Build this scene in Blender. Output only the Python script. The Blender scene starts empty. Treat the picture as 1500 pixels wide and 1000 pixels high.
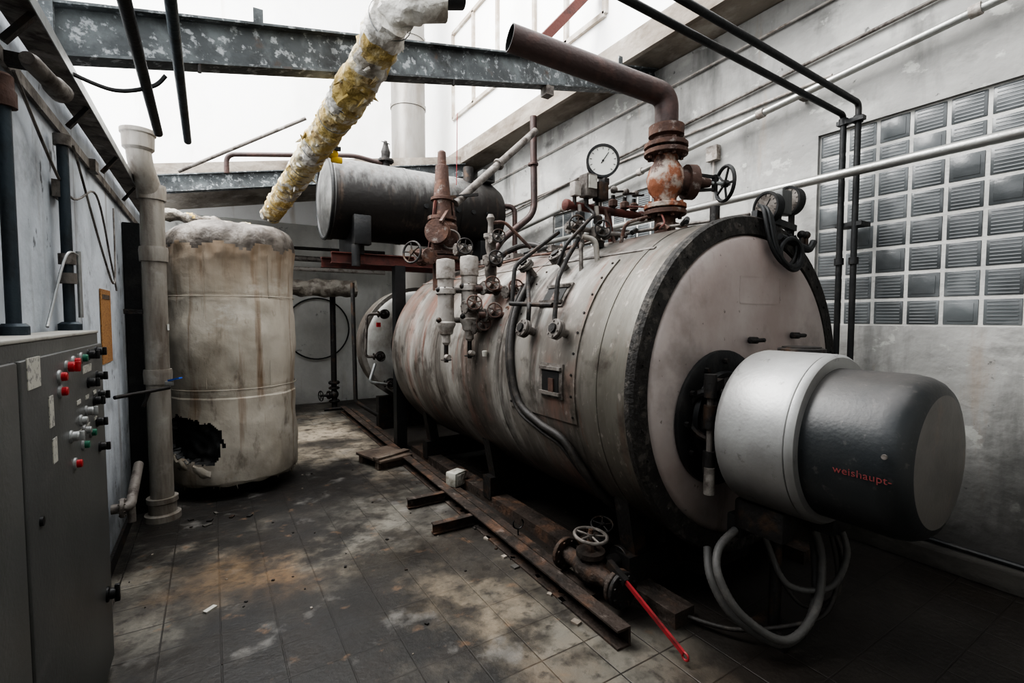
import bpy, bmesh, math, random
from mathutils import Vector as V, Matrix, noise
random.seed(7)
pi=math.pi
# ------------------------------------------------------------------ materials
def mk(name, base, rough=0.7, metal=0.0, layers=(), bump=0.0, bscale=30, bvec=(1,1,1)):
    m=bpy.data.materials.new(name); m.use_nodes=True
    nt=m.node_tree; N=nt.nodes; L=nt.links
    bs=N['Principled BSDF']; bs.inputs['Roughness'].default_value=rough; bs.inputs['Metallic'].default_value=metal
    tc=N.new('ShaderNodeTexCoord'); sep=N.new('ShaderNodeSeparateXYZ'); L.new(tc.outputs['Object'],sep.inputs[0])
    col=None; seed=0
    rgb=N.new('ShaderNodeRGB'); rgb.outputs[0].default_value=(*base,1); col=rgb.outputs[0]
    for ly in layers:
        seed+=1
        c,sc,lo,hi,st=ly[:5]; opt=ly[5] if len(ly)>5 else {}
        mp=N.new('ShaderNodeMapping'); L.new(tc.outputs['Object'],mp.inputs[0])
        mp.inputs['Scale'].default_value=sc; mp.inputs['Location'].default_value=(seed*3.7,seed*1.3,seed*5.1)
        no=N.new('ShaderNodeTexNoise'); no.inputs['Scale'].default_value=1; no.inputs['Detail'].default_value=opt.get('d',6); no.inputs['Roughness'].default_value=opt.get('r',0.62)
        L.new(mp.outputs[0],no.inputs['Vector'])
        src=no.outputs['Fac']
        if 'ax' in opt:
            ma=N.new('ShaderNodeMath'); ma.operation='MULTIPLY_ADD'; L.new(src,ma.inputs[0]); ma.inputs[1].default_value=opt.get('amp',1.0)
            L.new(sep.outputs[opt['ax']],ma.inputs[2]); src=ma.outputs[0]
        mr=N.new('ShaderNodeMapRange'); L.new(src,mr.inputs[0])
        mr.inputs[1].default_value=lo; mr.inputs[2].default_value=hi; mr.inputs[3].default_value=0; mr.inputs[4].default_value=st
        mx=N.new('ShaderNodeMix'); mx.data_type='RGBA'; L.new(mr.outputs[0],mx.inputs[0]); L.new(col,mx.inputs[6]); mx.inputs[7].default_value=(*c,1)
        col=mx.outputs[2]
    L.new(col,bs.inputs['Base Color'])
    if bump>0:
        mp=N.new('ShaderNodeMapping'); L.new(tc.outputs['Object'],mp.inputs[0]); mp.inputs['Scale'].default_value=bvec
        no=N.new('ShaderNodeTexNoise'); no.inputs['Scale'].default_value=bscale; no.inputs['Detail'].default_value=5
        L.new(mp.outputs[0],no.inputs['Vector'])
        bp=N.new('ShaderNodeBump'); bp.inputs['Strength'].default_value=bump; bp.inputs['Distance'].default_value=0.02
        L.new(no.outputs['Fac'],bp.inputs['Height']); L.new(bp.outputs[0],bs.inputs['Normal'])
    return m
wall_m=mk('plaster_white',(0.60,0.60,0.57),0.9,0,[
  ((0.38,0.37,0.35),(0.8,0.8,0.8),0.42,0.68,0.8),
  ((0.22,0.21,0.20),(1.5,1.5,0.5),0.54,0.75,0.75),
  ((0.30,0.23,0.15),(5,5,0.5),0.62,0.8,0.5),
  ((0.10,0.10,0.10),(6,6,6),0.66,0.72,0.55),
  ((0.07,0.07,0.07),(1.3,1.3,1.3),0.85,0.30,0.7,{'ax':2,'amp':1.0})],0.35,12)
wall_r=mk('plaster_right',(0.40,0.395,0.38),0.9,0,[
  ((0.22,0.218,0.21),(0.7,0.7,1.2),0.40,0.62,0.8),
  ((0.54,0.535,0.51),(1.2,0.9,1.2),0.54,0.66,0.6),
  ((0.08,0.08,0.077),(3,2.2,0.55),0.53,0.72,0.85),
  ((0.10,0.10,0.095),(1.2,1.6,3.5),0.57,0.70,0.65),
  ((0.27,0.17,0.09),(4,3,0.5),0.61,0.8,0.65),
  ((0.04,0.04,0.04),(9,9,9),0.67,0.72,0.7),
  ((0.50,0.50,0.47),(7,5,7),0.62,0.67,0.6),
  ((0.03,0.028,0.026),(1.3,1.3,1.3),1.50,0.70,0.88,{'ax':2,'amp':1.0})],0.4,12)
wall_l=mk('plaster_left',(0.54,0.58,0.63),0.85,0,[
  ((0.30,0.33,0.36),(1.4,1.4,0.9),0.42,0.62,0.8),
  ((0.15,0.13,0.11),(4,5,0.45),0.55,0.73,0.85),
  ((0.04,0.04,0.04),(9,9,5),0.63,0.68,0.8),
  ((0.09,0.09,0.09),(2.5,2.5,2.5),0.56,0.72,0.6),
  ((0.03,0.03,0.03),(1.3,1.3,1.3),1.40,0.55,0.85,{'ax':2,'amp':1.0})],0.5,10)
upper_m=mk('plaster_upper',(0.88,0.88,0.87),0.9,0,[((0.60,0.58,0.55),(0.6,0.6,0.4),0.5,0.75,0.6),((0.42,0.32,0.22),(3,3,0.4),0.62,0.8,0.6)],0.2,8)
frame_m=mk('weathered_frame',(0.36,0.31,0.26),0.9,0,[((0.55,0.53,0.5),(3,3,3),0.45,0.6,0.8)],0.2,12)
conc_m=mk('concrete',(0.28,0.25,0.215),0.9,0,[((0.10,0.075,0.055),(2,1.0,3),0.43,0.66,0.85),((0.50,0.48,0.44),(3,2,3),0.56,0.7,0.5)],0.5,18)
kerb_m=mk('dirty_kerb',(0.08,0.075,0.068),0.9,0,[((0.03,0.027,0.024),(2,2.0,3),0.43,0.66,0.85),((0.17,0.16,0.145),(3,2,3),0.56,0.7,0.5)],0.5,18)
steelbeam_m=mk('painted_steel',(0.07,0.077,0.08),0.6,0.2,[((0.15,0.165,0.17),(5,5,5),0.45,0.62,0.8),((0.40,0.42,0.43),(20,20,20),0.55,0.63,0.75,{'d':6}),((0.02,0.02,0.02),(3,3,3),0.52,0.68,0.8),((0.11,0.06,0.035),(4,4,4),0.6,0.7,0.7)],0.3,25)
black_m=mk('black_paint',(0.018,0.019,0.02),0.5,0.2,[((0.07,0.065,0.06),(5,5,5),0.5,0.75,0.6)],0.15,40)
dark_m=mk('dark_steel',(0.035,0.033,0.032),0.55,0.5,[((0.11,0.065,0.04),(7,7,7),0.53,0.68,0.75),((0.17,0.165,0.155),(12,12,12),0.6,0.7,0.4)],0.3,40)
railst_m=mk('dirty_rail_steel',(0.055,0.042,0.035),0.7,0.25,[((0.15,0.085,0.055),(6,6,6),0.50,0.66,0.8),((0.02,0.018,0.016),(4,4,4),0.5,0.65,0.8),((0.22,0.19,0.17),(14,9,14),0.6,0.7,0.5)],0.6,30)
rust_m=mk('rusty_brown',(0.085,0.050,0.040),0.75,0.2,[((0.15,0.08,0.055),(8,8,8),0.48,0.65,0.8),((0.03,0.025,0.025),(5,5,5),0.55,0.7,0.8),((0.28,0.26,0.24),(14,14,14),0.57,0.67,0.65)],0.3,40)
pipebrown_m=mk('primer_brown',(0.055,0.036,0.033),0.5,0.2,[((0.11,0.06,0.05),(6,6,6),0.5,0.7,0.7),((0.02,0.02,0.02),(3,3,3),0.55,0.7,0.6)],0.2,40)
redbrown_m=mk('red_primer',(0.115,0.038,0.03),0.65,0.1,[((0.035,0.022,0.02),(6,6,6),0.48,0.66,0.85)],0.2,40)
orange_m=mk('orange_rust',(0.25,0.10,0.055),0.75,0.1,[((0.38,0.35,0.31),(9,9,7),0.48,0.58,0.85),((0.06,0.03,0.025),(11,11,11),0.50,0.63,0.9)],0.4,30)
red_m=mk('red_paint',(0.28,0.03,0.035),0.55,0,[((0.08,0.02,0.02),(9,9,9),0.48,0.64,0.8)])
grey_m=mk('grey_cast',(0.35,0.325,0.30),0.65,0.1,[((0.12,0.09,0.07),(9,9,9),0.50,0.66,0.8),((0.52,0.50,0.47),(6,6,6),0.58,0.7,0.5)],0.3,40)
greydark_m=mk('grey_dirty',(0.16,0.145,0.132),0.62,0.25,[((0.045,0.035,0.03),(9,9,9),0.48,0.63,0.85),((0.34,0.32,0.30),(8,8,8),0.55,0.67,0.65)],0.3,40)
galv_m=mk('galvanised',(0.36,0.37,0.37),0.4,0.6,[((0.13,0.12,0.11),(5,5,2),0.46,0.66,0.8)],0.1,40)
galvp_m=mk('light_pipe',(0.28,0.262,0.235),0.55,0.2,[((0.12,0.095,0.075),(8,8,1.2),0.45,0.66,0.8),((0.42,0.41,0.38),(4,4,4),0.56,0.7,0.5)],0.2,30)
chim_m=mk('stainless_chimney',(0.22,0.21,0.195),0.45,0.4,[((0.12,0.10,0.08),(4,4,1),0.48,0.68,0.7)],0.05,20)
blued_m=mk('blue_grey_pipe',(0.04,0.055,0.068),0.5,0.3,[((0.015,0.015,0.015),(7,7,3),0.48,0.68,0.85)],0.2,40)
cab_m=mk('cabinet_grey',(0.10,0.102,0.10),0.42,0.2,[((0.05,0.05,0.047),(1.2,1.2,1.2),0.45,0.7,0.7),((0.17,0.165,0.16),(2,2,9),0.6,0.75,0.35),((0.03,0.03,0.028),(1,1,1),0.95,0.3,0.6,{'ax':2,'amp':0.8})],0.08,60)
cabtop_m=mk('cabinet_top',(0.33,0.32,0.29),0.8,0,[((0.13,0.12,0.10),(5,5,5),0.5,0.7,0.7)])
boil_m=mk('boiler_cladding',(0.265,0.25,0.228),0.45,0.35,[
  ((0.13,0.112,0.098),(0.7,1.8,0.7),0.40,0.60,0.9),
  ((0.50,0.49,0.46),(0.8,2.2,0.8),0.53,0.66,0.75),
  ((0.29,0.165,0.13),(0.8,2.0,0.7),0.50,0.63,0.8),
  ((0.20,0.075,0.05),(1.4,7.0,0.7),0.60,0.70,0.85),
  ((0.035,0.030,0.026),(1.1,3.8,0.6),0.53,0.655,0.9),
  ((0.42,0.41,0.385),(2.5,8.0,1.0),0.59,0.70,0.6),
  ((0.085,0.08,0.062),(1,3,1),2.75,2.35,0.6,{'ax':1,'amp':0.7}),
  ((0.06,0.05,0.042),(4.5,4.5,4.5),0.54,0.68,0.8),
  ((0.38,0.34,0.31),(18,22,12),0.60,0.68,0.5),
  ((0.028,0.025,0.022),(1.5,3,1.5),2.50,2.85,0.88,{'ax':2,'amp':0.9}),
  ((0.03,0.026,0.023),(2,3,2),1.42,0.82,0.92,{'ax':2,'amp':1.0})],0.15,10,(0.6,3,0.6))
rim_m=mk('boiler_rim',(0.028,0.026,0.024),0.65,0.2,[((0.10,0.09,0.08),(16,16,16),0.52,0.62,0.7),((0.016,0.014,0.013),(3,3,3),0.5,0.6,0.7)],0.5,50)
face_m=mk('boiler_face',(0.37,0.33,0.315),0.55,0.05,[
  ((0.26,0.205,0.19),(1.2,1.2,1.0),0.42,0.65,0.8),
  ((0.10,0.068,0.055),(7,3,0.9),0.57,0.73,0.75),
  ((0.05,0.044,0.04),(2,2,2),1.28,0.55,0.9,{'ax':2,'amp':0.9}),
  ((0.14,0.12,0.112),(2.2,2.2,2.2),0.53,0.7,0.6),
  ((0.06,0.045,0.04),(16,16,16),0.65,0.70,0.7)],0.1,20)
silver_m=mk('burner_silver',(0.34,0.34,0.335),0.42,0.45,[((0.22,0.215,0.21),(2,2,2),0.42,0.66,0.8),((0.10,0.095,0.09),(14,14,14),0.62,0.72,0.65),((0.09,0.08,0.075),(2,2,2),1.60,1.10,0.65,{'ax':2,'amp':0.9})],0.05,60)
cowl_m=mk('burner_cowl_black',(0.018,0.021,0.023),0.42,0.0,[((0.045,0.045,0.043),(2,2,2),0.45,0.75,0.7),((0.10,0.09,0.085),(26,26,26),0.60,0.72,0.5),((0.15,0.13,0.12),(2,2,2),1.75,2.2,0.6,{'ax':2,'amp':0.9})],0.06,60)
cowlf_m=mk('burner_cowl_front',(0.13,0.122,0.115),0.45,0.1,[((0.06,0.056,0.053),(3,3,3),0.45,0.7,0.8),((0.21,0.15,0.12),(6,6,3),0.57,0.74,0.65)],0.05,60)
tankw_m=mk('tank_wrap',(0.45,0.415,0.36),0.75,0.0,[
  ((0.29,0.255,0.205),(2,2,1.0),0.40,0.64,0.8),
  ((0.18,0.11,0.06),(8,8,0.45),0.54,0.70,0.85,{'d':4}),
  ((0.54,0.52,0.48),(2.5,2.5,4),0.58,0.70,0.5),
  ((0.11,0.09,0.07),(7,7,3),0.58,0.71,0.7),
  ((0.17,0.115,0.07),(7,7,0.8),2.20,2.75,0.8,{'ax':2,'amp':0.7}),
  ((0.09,0.075,0.06),(3,3,3),0.88,0.30,0.88,{'ax':2,'amp':0.8})],0.4,9)
tankt_m=mk('tank_foil_top',(0.16,0.142,0.125),0.6,0.15,[((0.06,0.05,0.043),(5,5,5),0.44,0.60,0.85),((0.27,0.255,0.235),(7,7,7),0.57,0.68,0.6)],0.7,14)
utank_m=mk('upper_tank',(0.19,0.19,0.185),0.5,0.3,[
  ((0.32,0.32,0.315),(2,1,3),0.5,0.7,0.6),
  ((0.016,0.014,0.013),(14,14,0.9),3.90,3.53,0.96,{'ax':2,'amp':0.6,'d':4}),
  ((0.03,0.026,0.024),(1,1,1),3.0,3.5,0.75,{'ax':0,'amp':0.7}),
  ((0.09,0.065,0.05),(9,9,2),0.56,0.70,0.75)],0.3,14)
utankf_m=mk('upper_tank_end',(0.18,0.18,0.176),0.55,0.3,[((0.06,0.06,0.057),(2,2,2),0.42,0.60,0.85),((0.03,0.027,0.027),(9,9,1.5),0.54,0.68,0.8)],0.2,20)
wool_m=mk('yellow_wool',(0.44,0.33,0.13),0.95,0,[((0.54,0.49,0.37),(6,4,6),0.46,0.58,0.9),((0.20,0.13,0.05),(9,9,9),0.52,0.65,0.85),((0.62,0.60,0.55),(7,7,7),0.58,0.66,0.8)],1.0,35)
foil_m=mk('white_foil',(0.58,0.56,0.52),0.6,0.1,[((0.25,0.22,0.18),(7,7,7),0.47,0.62,0.85)],1.0,22)
greyfoil_m=mk('grey_lagging',(0.25,0.23,0.20),0.6,0.1,[((0.10,0.08,0.065),(7,7,7),0.47,0.62,0.85)],1.0,22)
hose_m=mk('grey_hose',(0.085,0.083,0.08),0.6,0,[((0.16,0.15,0.14),(9,9,9),0.55,0.7,0.6)],0.2,60)
hoseb_m=mk('black_hose',(0.03,0.027,0.025),0.6,0,[((0.10,0.085,0.07),(9,9,9),0.55,0.7,0.6)],0.2,60)
white_m=mk('white_enamel',(0.66,0.66,0.62),0.4)
box_m=mk('dirty_white_box',(0.42,0.41,0.37),0.6,0,[((0.18,0.16,0.13),(12,12,12),0.5,0.66,0.8)],0.2,20)
bare_m=mk('handrail_steel',(0.36,0.36,0.345),0.35,0.6,[((0.14,0.12,0.10),(8,2,8),0.5,0.7,0.8)],0.1,40)
label_m=mk('paper_label',(0.40,0.39,0.35),0.8,0,[((0.15,0.15,0.15),(60,60,60),0.54,0.6,0.8)])
poster_m=mk('orange_poster',(0.38,0.20,0.08),0.8,0,[((0.16,0.08,0.04),(4,50,90),0.52,0.6,0.7),((0.30,0.16,0.07),(2,4,4),0.5,0.7,0.6)])
green_m=mk('green_button',(0.02,0.12,0.075),0.35)
redb_m=mk('red_button',(0.36,0.02,0.025),0.35)
blue_m=mk('blue_handle',(0.03,0.09,0.42),0.4)
yel_m=mk('yellow_tag',(0.7,0.45,0.02),0.6)
blackp_m=mk('black_plastic',(0.012,0.012,0.013),0.35)
wood_m=mk('dirty_board',(0.12,0.09,0.07),0.85,0,[((0.04,0.03,0.025),(6,2,6),0.47,0.66,0.85),((0.22,0.19,0.16),(3,12,3),0.56,0.68,0.6)],0.4,30)
mortar_m=mk('glass_block_mortar',(0.50,0.495,0.475),0.9,0,[((0.3,0.3,0.29),(5,5,5),0.5,0.7,0.7)],0.3,40)
gb_m=mk('glass_block',(0.12,0.13,0.134),0.25,0,[((0.21,0.22,0.225),(0.5,5.2,5.1),0.50,0.62,0.6,{'d':1}),((0.05,0.054,0.056),(0.5,1.5,1.6),0.46,0.62,0.7,{'d':2})],0.05,60)
gbr_m=mk('glass_block_ribs',(0.23,0.24,0.245),0.25,0,[((0.09,0.095,0.10),(0.5,1.5,1.6),0.46,0.62,0.7,{'d':2})])
text_m=mk('faded_red_lettering',(0.19,0.045,0.045),0.6,0,[((0.06,0.035,0.035),(25,25,25),0.55,0.65,0.6)])
hatch_m=mk('hatch_dark',(0.01,0.01,0.01),0.6)
rearface_m=mk('rear_face',(0.36,0.36,0.345),0.6,0.1,[((0.16,0.14,0.12),(3,3,2),0.45,0.65,0.8)])

def floor_mat():
    m=bpy.data.materials.new('tiled_floor'); m.use_nodes=True; nt=m.node_tree; N=nt.nodes; L=nt.links
    bs=N['Principled BSDF']; tc=N.new('ShaderNodeTexCoord')
    br=N.new('ShaderNodeTexBrick'); br.offset=0; br.squash=1
    br.inputs['Scale'].default_value=1; br.inputs['Brick Width'].default_value=0.27; br.inputs['Row Height'].default_value=0.27
    br.inputs['Mortar Size'].default_value=0.005; br.inputs['Mortar Smooth'].default_value=0.5
    br.inputs['Color1'].default_value=(0.185,0.172,0.146,1); br.inputs['Color2'].default_value=(0.12,0.113,0.097,1); br.inputs['Mortar'].default_value=(0.03,0.027,0.023,1)
    L.new(tc.outputs['Object'],br.inputs['Vector']); cur=[br.outputs['Color']]
    def noise_(sc,loc,d=7,r=0.6):
        mp=N.new('ShaderNodeMapping'); L.new(tc.outputs['Object'],mp.inputs[0]); mp.inputs['Scale'].default_value=sc; mp.inputs['Location'].default_value=loc
        no=N.new('ShaderNodeTexNoise'); no.inputs['Scale'].default_value=1; no.inputs['Detail'].default_value=d; no.inputs['Roughness'].default_value=r
        L.new(mp.outputs[0],no.inputs['Vector']); return no.outputs['Fac']
    def rng(src,lo,hi,st):
        mr=N.new('ShaderNodeMapRange'); L.new(src,mr.inputs[0]); mr.inputs[1].default_value=lo; mr.inputs[2].default_value=hi; mr.inputs[4].default_value=st; return mr.outputs[0]
    def mix(f,c):
        mx=N.new('ShaderNodeMix'); mx.data_type='RGBA'; L.new(f,mx.inputs[0]); L.new(cur[0],mx.inputs[6]); mx.inputs[7].default_value=(*c,1); cur[0]=mx.outputs[2]
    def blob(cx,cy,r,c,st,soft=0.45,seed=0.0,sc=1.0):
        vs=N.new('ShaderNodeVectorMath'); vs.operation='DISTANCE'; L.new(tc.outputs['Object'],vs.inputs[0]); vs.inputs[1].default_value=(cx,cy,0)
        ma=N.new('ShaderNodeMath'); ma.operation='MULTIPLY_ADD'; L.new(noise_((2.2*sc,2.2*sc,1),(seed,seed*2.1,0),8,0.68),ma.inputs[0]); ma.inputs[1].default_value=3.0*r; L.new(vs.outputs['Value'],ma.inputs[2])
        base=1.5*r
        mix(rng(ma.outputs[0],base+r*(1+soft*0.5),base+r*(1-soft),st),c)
    mix(rng(noise_((1.3,1.3,1),(2,1,0)),0.48,0.66,0.4),(0.17,0.11,0.065))
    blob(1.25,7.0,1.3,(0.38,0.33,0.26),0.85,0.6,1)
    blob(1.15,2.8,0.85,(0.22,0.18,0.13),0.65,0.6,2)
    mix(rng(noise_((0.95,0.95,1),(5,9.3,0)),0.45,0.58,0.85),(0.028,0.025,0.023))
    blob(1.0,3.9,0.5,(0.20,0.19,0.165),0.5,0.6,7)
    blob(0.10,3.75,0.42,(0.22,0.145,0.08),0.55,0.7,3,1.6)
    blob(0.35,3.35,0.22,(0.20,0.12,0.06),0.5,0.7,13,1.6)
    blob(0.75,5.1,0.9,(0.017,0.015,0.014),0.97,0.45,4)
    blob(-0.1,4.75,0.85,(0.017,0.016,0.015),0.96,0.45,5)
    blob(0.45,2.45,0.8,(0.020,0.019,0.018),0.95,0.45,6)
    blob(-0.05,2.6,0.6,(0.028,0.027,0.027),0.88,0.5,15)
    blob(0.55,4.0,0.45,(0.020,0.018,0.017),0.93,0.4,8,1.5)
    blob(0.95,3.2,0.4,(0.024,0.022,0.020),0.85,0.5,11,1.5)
    mix(rng(noise_((4,4,1),(1,4,0)),0.48,0.64,0.8),(0.028,0.024,0.021))
    mix(rng(noise_((14,14,1),(3,4,0)),0.53,0.68,0.7),(0.026,0.022,0.020))
    mix(rng(noise_((2.6,2.6,1),(7,14,0)),0.60,0.69,0.45),(0.25,0.24,0.225))
    mix(rng(noise_((6,6,1),(9,2,0)),0.62,0.71,0.5),(0.22,0.135,0.08))
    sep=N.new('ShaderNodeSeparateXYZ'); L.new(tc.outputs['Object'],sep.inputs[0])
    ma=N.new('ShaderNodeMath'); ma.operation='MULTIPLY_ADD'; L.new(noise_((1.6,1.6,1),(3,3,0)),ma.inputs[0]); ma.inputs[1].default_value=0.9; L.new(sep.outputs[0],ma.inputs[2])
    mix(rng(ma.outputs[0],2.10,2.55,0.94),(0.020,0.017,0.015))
    L.new(cur[0],bs.inputs['Base Color'])
    r=rng(noise_((1.1,1.1,1),(5,2,0)),0.35,0.65,0.35); ad=N.new('ShaderNodeMath'); ad.inputs[1].default_value=0.34; L.new(r,ad.inputs[0]); L.new(ad.outputs[0],bs.inputs['Roughness'])
    bp=N.new('ShaderNodeBump'); bp.inputs['Strength'].default_value=0.45; bp.inputs['Distance'].default_value=0.01
    nn=noise_((25,25,25),(0,0,0)); sb=N.new('ShaderNodeMath'); sb.operation='SUBTRACT'; L.new(nn,sb.inputs[0]); L.new(br.outputs['Fac'],sb.inputs[1])
    L.new(sb.outputs[0],bp.inputs['Height']); L.new(bp.outputs[0],bs.inputs['Normal'])
    return m
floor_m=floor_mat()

# ------------------------------------------------------------------ builder
def fillet(pts,r=0.08,n=6):
    pts=[V(p) for p in pts]; out=[pts[0]]
    for i in range(1,len(pts)-1):
        a,b,c=pts[i-1],pts[i],pts[i+1]
        d1=(a-b); d2=(c-b); rr=min(r,d1.length*0.45,d2.length*0.45)
        p=b+d1.normalized()*rr; q=b+d2.normalized()*rr
        for k in range(n+1):
            t=k/n; out.append(p*(1-t)**2+b*2*t*(1-t)+q*t*t)
    out.append(pts[-1]); return out
def smoothp(pts,n=8):
    pts=[V(p) for p in pts]; P=[pts[0]]+pts+[pts[-1]]; out=[]
    for i in range(1,len(P)-2):
        p0,p1,p2,p3=P[i-1:i+3]
        for k in range(n):
            t=k/n; out.append(0.5*((2*p1)+(p2-p0)*t+(2*p0-5*p1+4*p2-p3)*t*t+(3*p1-p0-3*p2+p3)*t**3))
    out.append(pts[-1]); return out
class B:
    def __init__(s,name): s.name=name; s.bm=bmesh.new(); s.mats=[]
    def mi(s,m):
        if m not in s.mats: s.mats.append(m)
        return s.mats.index(m)
    def sweep(s,pts,rad,mat,seg=16,caps=True):
        pts=[V(p) for p in pts]; n=len(pts)
        if not isinstance(rad,(list,tuple)): rad=[rad]*n
        mi=s.mi(mat); T=[]
        for i in range(n):
            a=pts[max(i-1,0)]; b=pts[min(i+1,n-1)]; d=b-a
            if d.length<1e-7: d=T[-1] if T else V((0,0,1))
            T.append(d.normalized())
        up=V((0,0,1)) if abs(T[0].z)<0.9 else V((0,1,0))
        u=(up-T[0]*up.dot(T[0])).normalized(); rings=[]
        for i in range(n):
            u=(u-T[i]*u.dot(T[i]))
            u=u.normalized() if u.length>1e-6 else T[i].orthogonal().normalized()
            w=T[i].cross(u); r=max(rad[i],1e-4)
            rings.append([s.bm.verts.new(pts[i]+(u*math.cos(2*pi*k/seg)+w*math.sin(2*pi*k/seg))*r) for k in range(seg)])
        for i in range(n-1):
            A,Bq=rings[i],rings[i+1]
            for k in range(seg):
                f=s.bm.faces.new((A[k],A[(k+1)%seg],Bq[(k+1)%seg],Bq[k])); f.material_index=mi
        if caps:
            f=s.bm.faces.new(list(reversed(rings[0]))); f.material_index=mi
            f=s.bm.faces.new(rings[-1]); f.material_index=mi
        return rings
    def cyl(s,a,b,r,mat,r2=None,seg=20,caps=True): return s.sweep([a,b],[r,r if r2 is None else r2],mat,seg,caps)
    def lathe(s,o,ax,prof,mat,seg=24,caps=True):
        o=V(o); ax=V(ax).normalized(); mi=s.mi(mat)
        u=ax.orthogonal().normalized(); w=ax.cross(u); rings=[]
        for t,r in prof:
            r=max(r,1e-4)
            rings.append([s.bm.verts.new(o+ax*t+(u*math.cos(2*pi*k/seg)+w*math.sin(2*pi*k/seg))*r) for k in range(seg)])
        for i in range(len(rings)-1):
            A,Bq=rings[i],rings[i+1]
            for k in range(seg):
                f=s.bm.faces.new((A[k],A[(k+1)%seg],Bq[(k+1)%seg],Bq[k])); f.material_index=mi
        if caps:
            f=s.bm.faces.new(list(reversed(rings[0]))); f.material_index=mi
            f=s.bm.faces.new(rings[-1]); f.material_index=mi
        return rings
    def box(s,c,size,mat,rot=None,bev=0.0):
        c=V(c); mi=s.mi(mat); M=Matrix.Translation(c)
        if rot is not None: M=M@rot.to_4x4()
        M=M@Matrix.Diagonal((size[0],size[1],size[2],1))
        r=bmesh.ops.create_cube(s.bm,size=1,matrix=M); vs=r['verts']
        fs=set(f for v in vs for f in v.link_faces)
        for f in fs: f.material_index=mi
        if bev>0:
            es=list(set(e for v in vs for e in v.link_edges))
            rr=bmesh.ops.bevel(s.bm,geom=es,offset=bev,segments=2,affect='EDGES',profile=0.5)
            for f in rr['faces']: f.material_index=mi
    def bar(s,a,b,w,h,mat,up=(0,0,1),bev=0):
        a=V(a);b=V(b);d=(b-a); L=d.length; d.normalize(); up=V(up)
        z=(up-d*up.dot(d)).normalized(); x=z.cross(d) 
        rot=Matrix((x,d,z)).transposed()
        s.box((a+b)/2,(w,L,h),mat,rot,bev)
    def ibeam(s,a,b,h,w,t,mat):
        a=V(a);b=V(b);d=(b-a).normalized(); z=(V((0,0,1))-d*d.z).normalized()
        s.bar(a,b,t,h-2*t,mat); s.bar(a+z*(h/2-t/2),b+z*(h/2-t/2),w,t,mat); s.bar(a-z*(h/2-t/2),b-z*(h/2-t/2),w,t,mat)
    def torus(s,c,ax,R,r,mat,seg=28,sg=8,a0=0,a1=2*pi,u=None):
        c=V(c); ax=V(ax).normalized(); u=(V(u) if u else ax.orthogonal()).normalized(); w=ax.cross(u)
        full=abs(a1-a0-2*pi)<1e-6; n=seg if full else seg+1; mi=s.mi(mat); rings=[]
        for i in range(n):
            a=a0+(a1-a0)*i/seg; d=u*math.cos(a)+w*math.sin(a)
            rings.append([s.bm.verts.new(c+d*(R+r*math.cos(2*pi*k/sg))+ax*r*math.sin(2*pi*k/sg)) for k in range(sg)])
        for i in range(seg):
            A=rings[i];Bq=rings[(i+1)%n]
            for k in range(sg):
                f=s.bm.faces.new((A[k],Bq[k],Bq[(k+1)%sg],A[(k+1)%sg])); f.material_index=mi
    def ball(s,c,r,mat,sc=(1,1,1)):
        M=Matrix.Translation(V(c))@Matrix.Diagonal((sc[0],sc[1],sc[2],1)); mi=s.mi(mat)
        rr=bmesh.ops.create_uvsphere(s.bm,u_segments=16,v_segments=10,radius=r,matrix=M)
        for f in set(f for v in rr['verts'] for f in v.link_faces): f.material_index=mi
    def wheel(s,c,ax,R,mat,spokes=5):
        c=V(c); ax=V(ax).normalized(); u=ax.orthogonal().normalized(); w=ax.cross(u)
        s.torus(c,ax,R,R*0.11,mat,28,8); s.cyl(c-ax*R*0.16,c+ax*R*0.16,R*0.22,mat,seg=12)
        for k in range(spokes):
            a=2*pi*k/spokes; d=u*math.cos(a)+w*math.sin(a); s.cyl(c+d*R*0.15,c+d*R*0.97,R*0.075,mat,seg=6)
    def flange(s,c,ax,R,th,mat,bolts=8,bm_=None):
        c=V(c); ax=V(ax).normalized(); u=ax.orthogonal().normalized(); w=ax.cross(u)
        s.lathe(c-ax*th/2,ax,[(0,R*0.96),(th*0.12,R),(th*0.88,R),(th,R*0.96)],mat,24)
        for k in range(bolts):
            a=2*pi*(k+0.5)/bolts; p=c+(u*math.cos(a)+w*math.sin(a))*R*0.78
            s.cyl(p-ax*(th*0.5+R*0.12),p+ax*(th*0.5+R*0.12),R*0.10,bm_ or mat,seg=6)
    def valve(s,c,ax,up,sz,mat,wmat=None,wR=None):
        c=V(c); ax=V(ax).normalized(); up=V(up).normalized(); r=sz*0.5
        s.lathe(c-ax*sz,ax,[(0,r*0.8),(sz*0.35,r*0.75),(sz*0.7,r*1.2),(sz,r*1.35),(sz*1.3,r*1.2),(sz*1.65,r*0.75),(sz*2,r*0.8)],mat,16)
        s.flange(c-ax*sz,ax,r*1.6,sz*0.22,mat,6); s.flange(c+ax*sz,ax,r*1.6,sz*0.22,mat,6)
        s.lathe(c,up,[(0,r),(sz*0.75,r*0.9),(sz*0.76,r*1.3),(sz*1.0,r*1.3),(sz*1.01,r*0.7),(sz*1.3,r*0.45),(sz*1.9,r*0.3)],mat,14)
        s.cyl(c+up*sz*1.3,c+up*sz*2.3,r*0.18,wmat or mat,seg=8)
        s.wheel(c+up*sz*2.15,up,wR or sz*0.75,wmat or mat)
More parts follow.
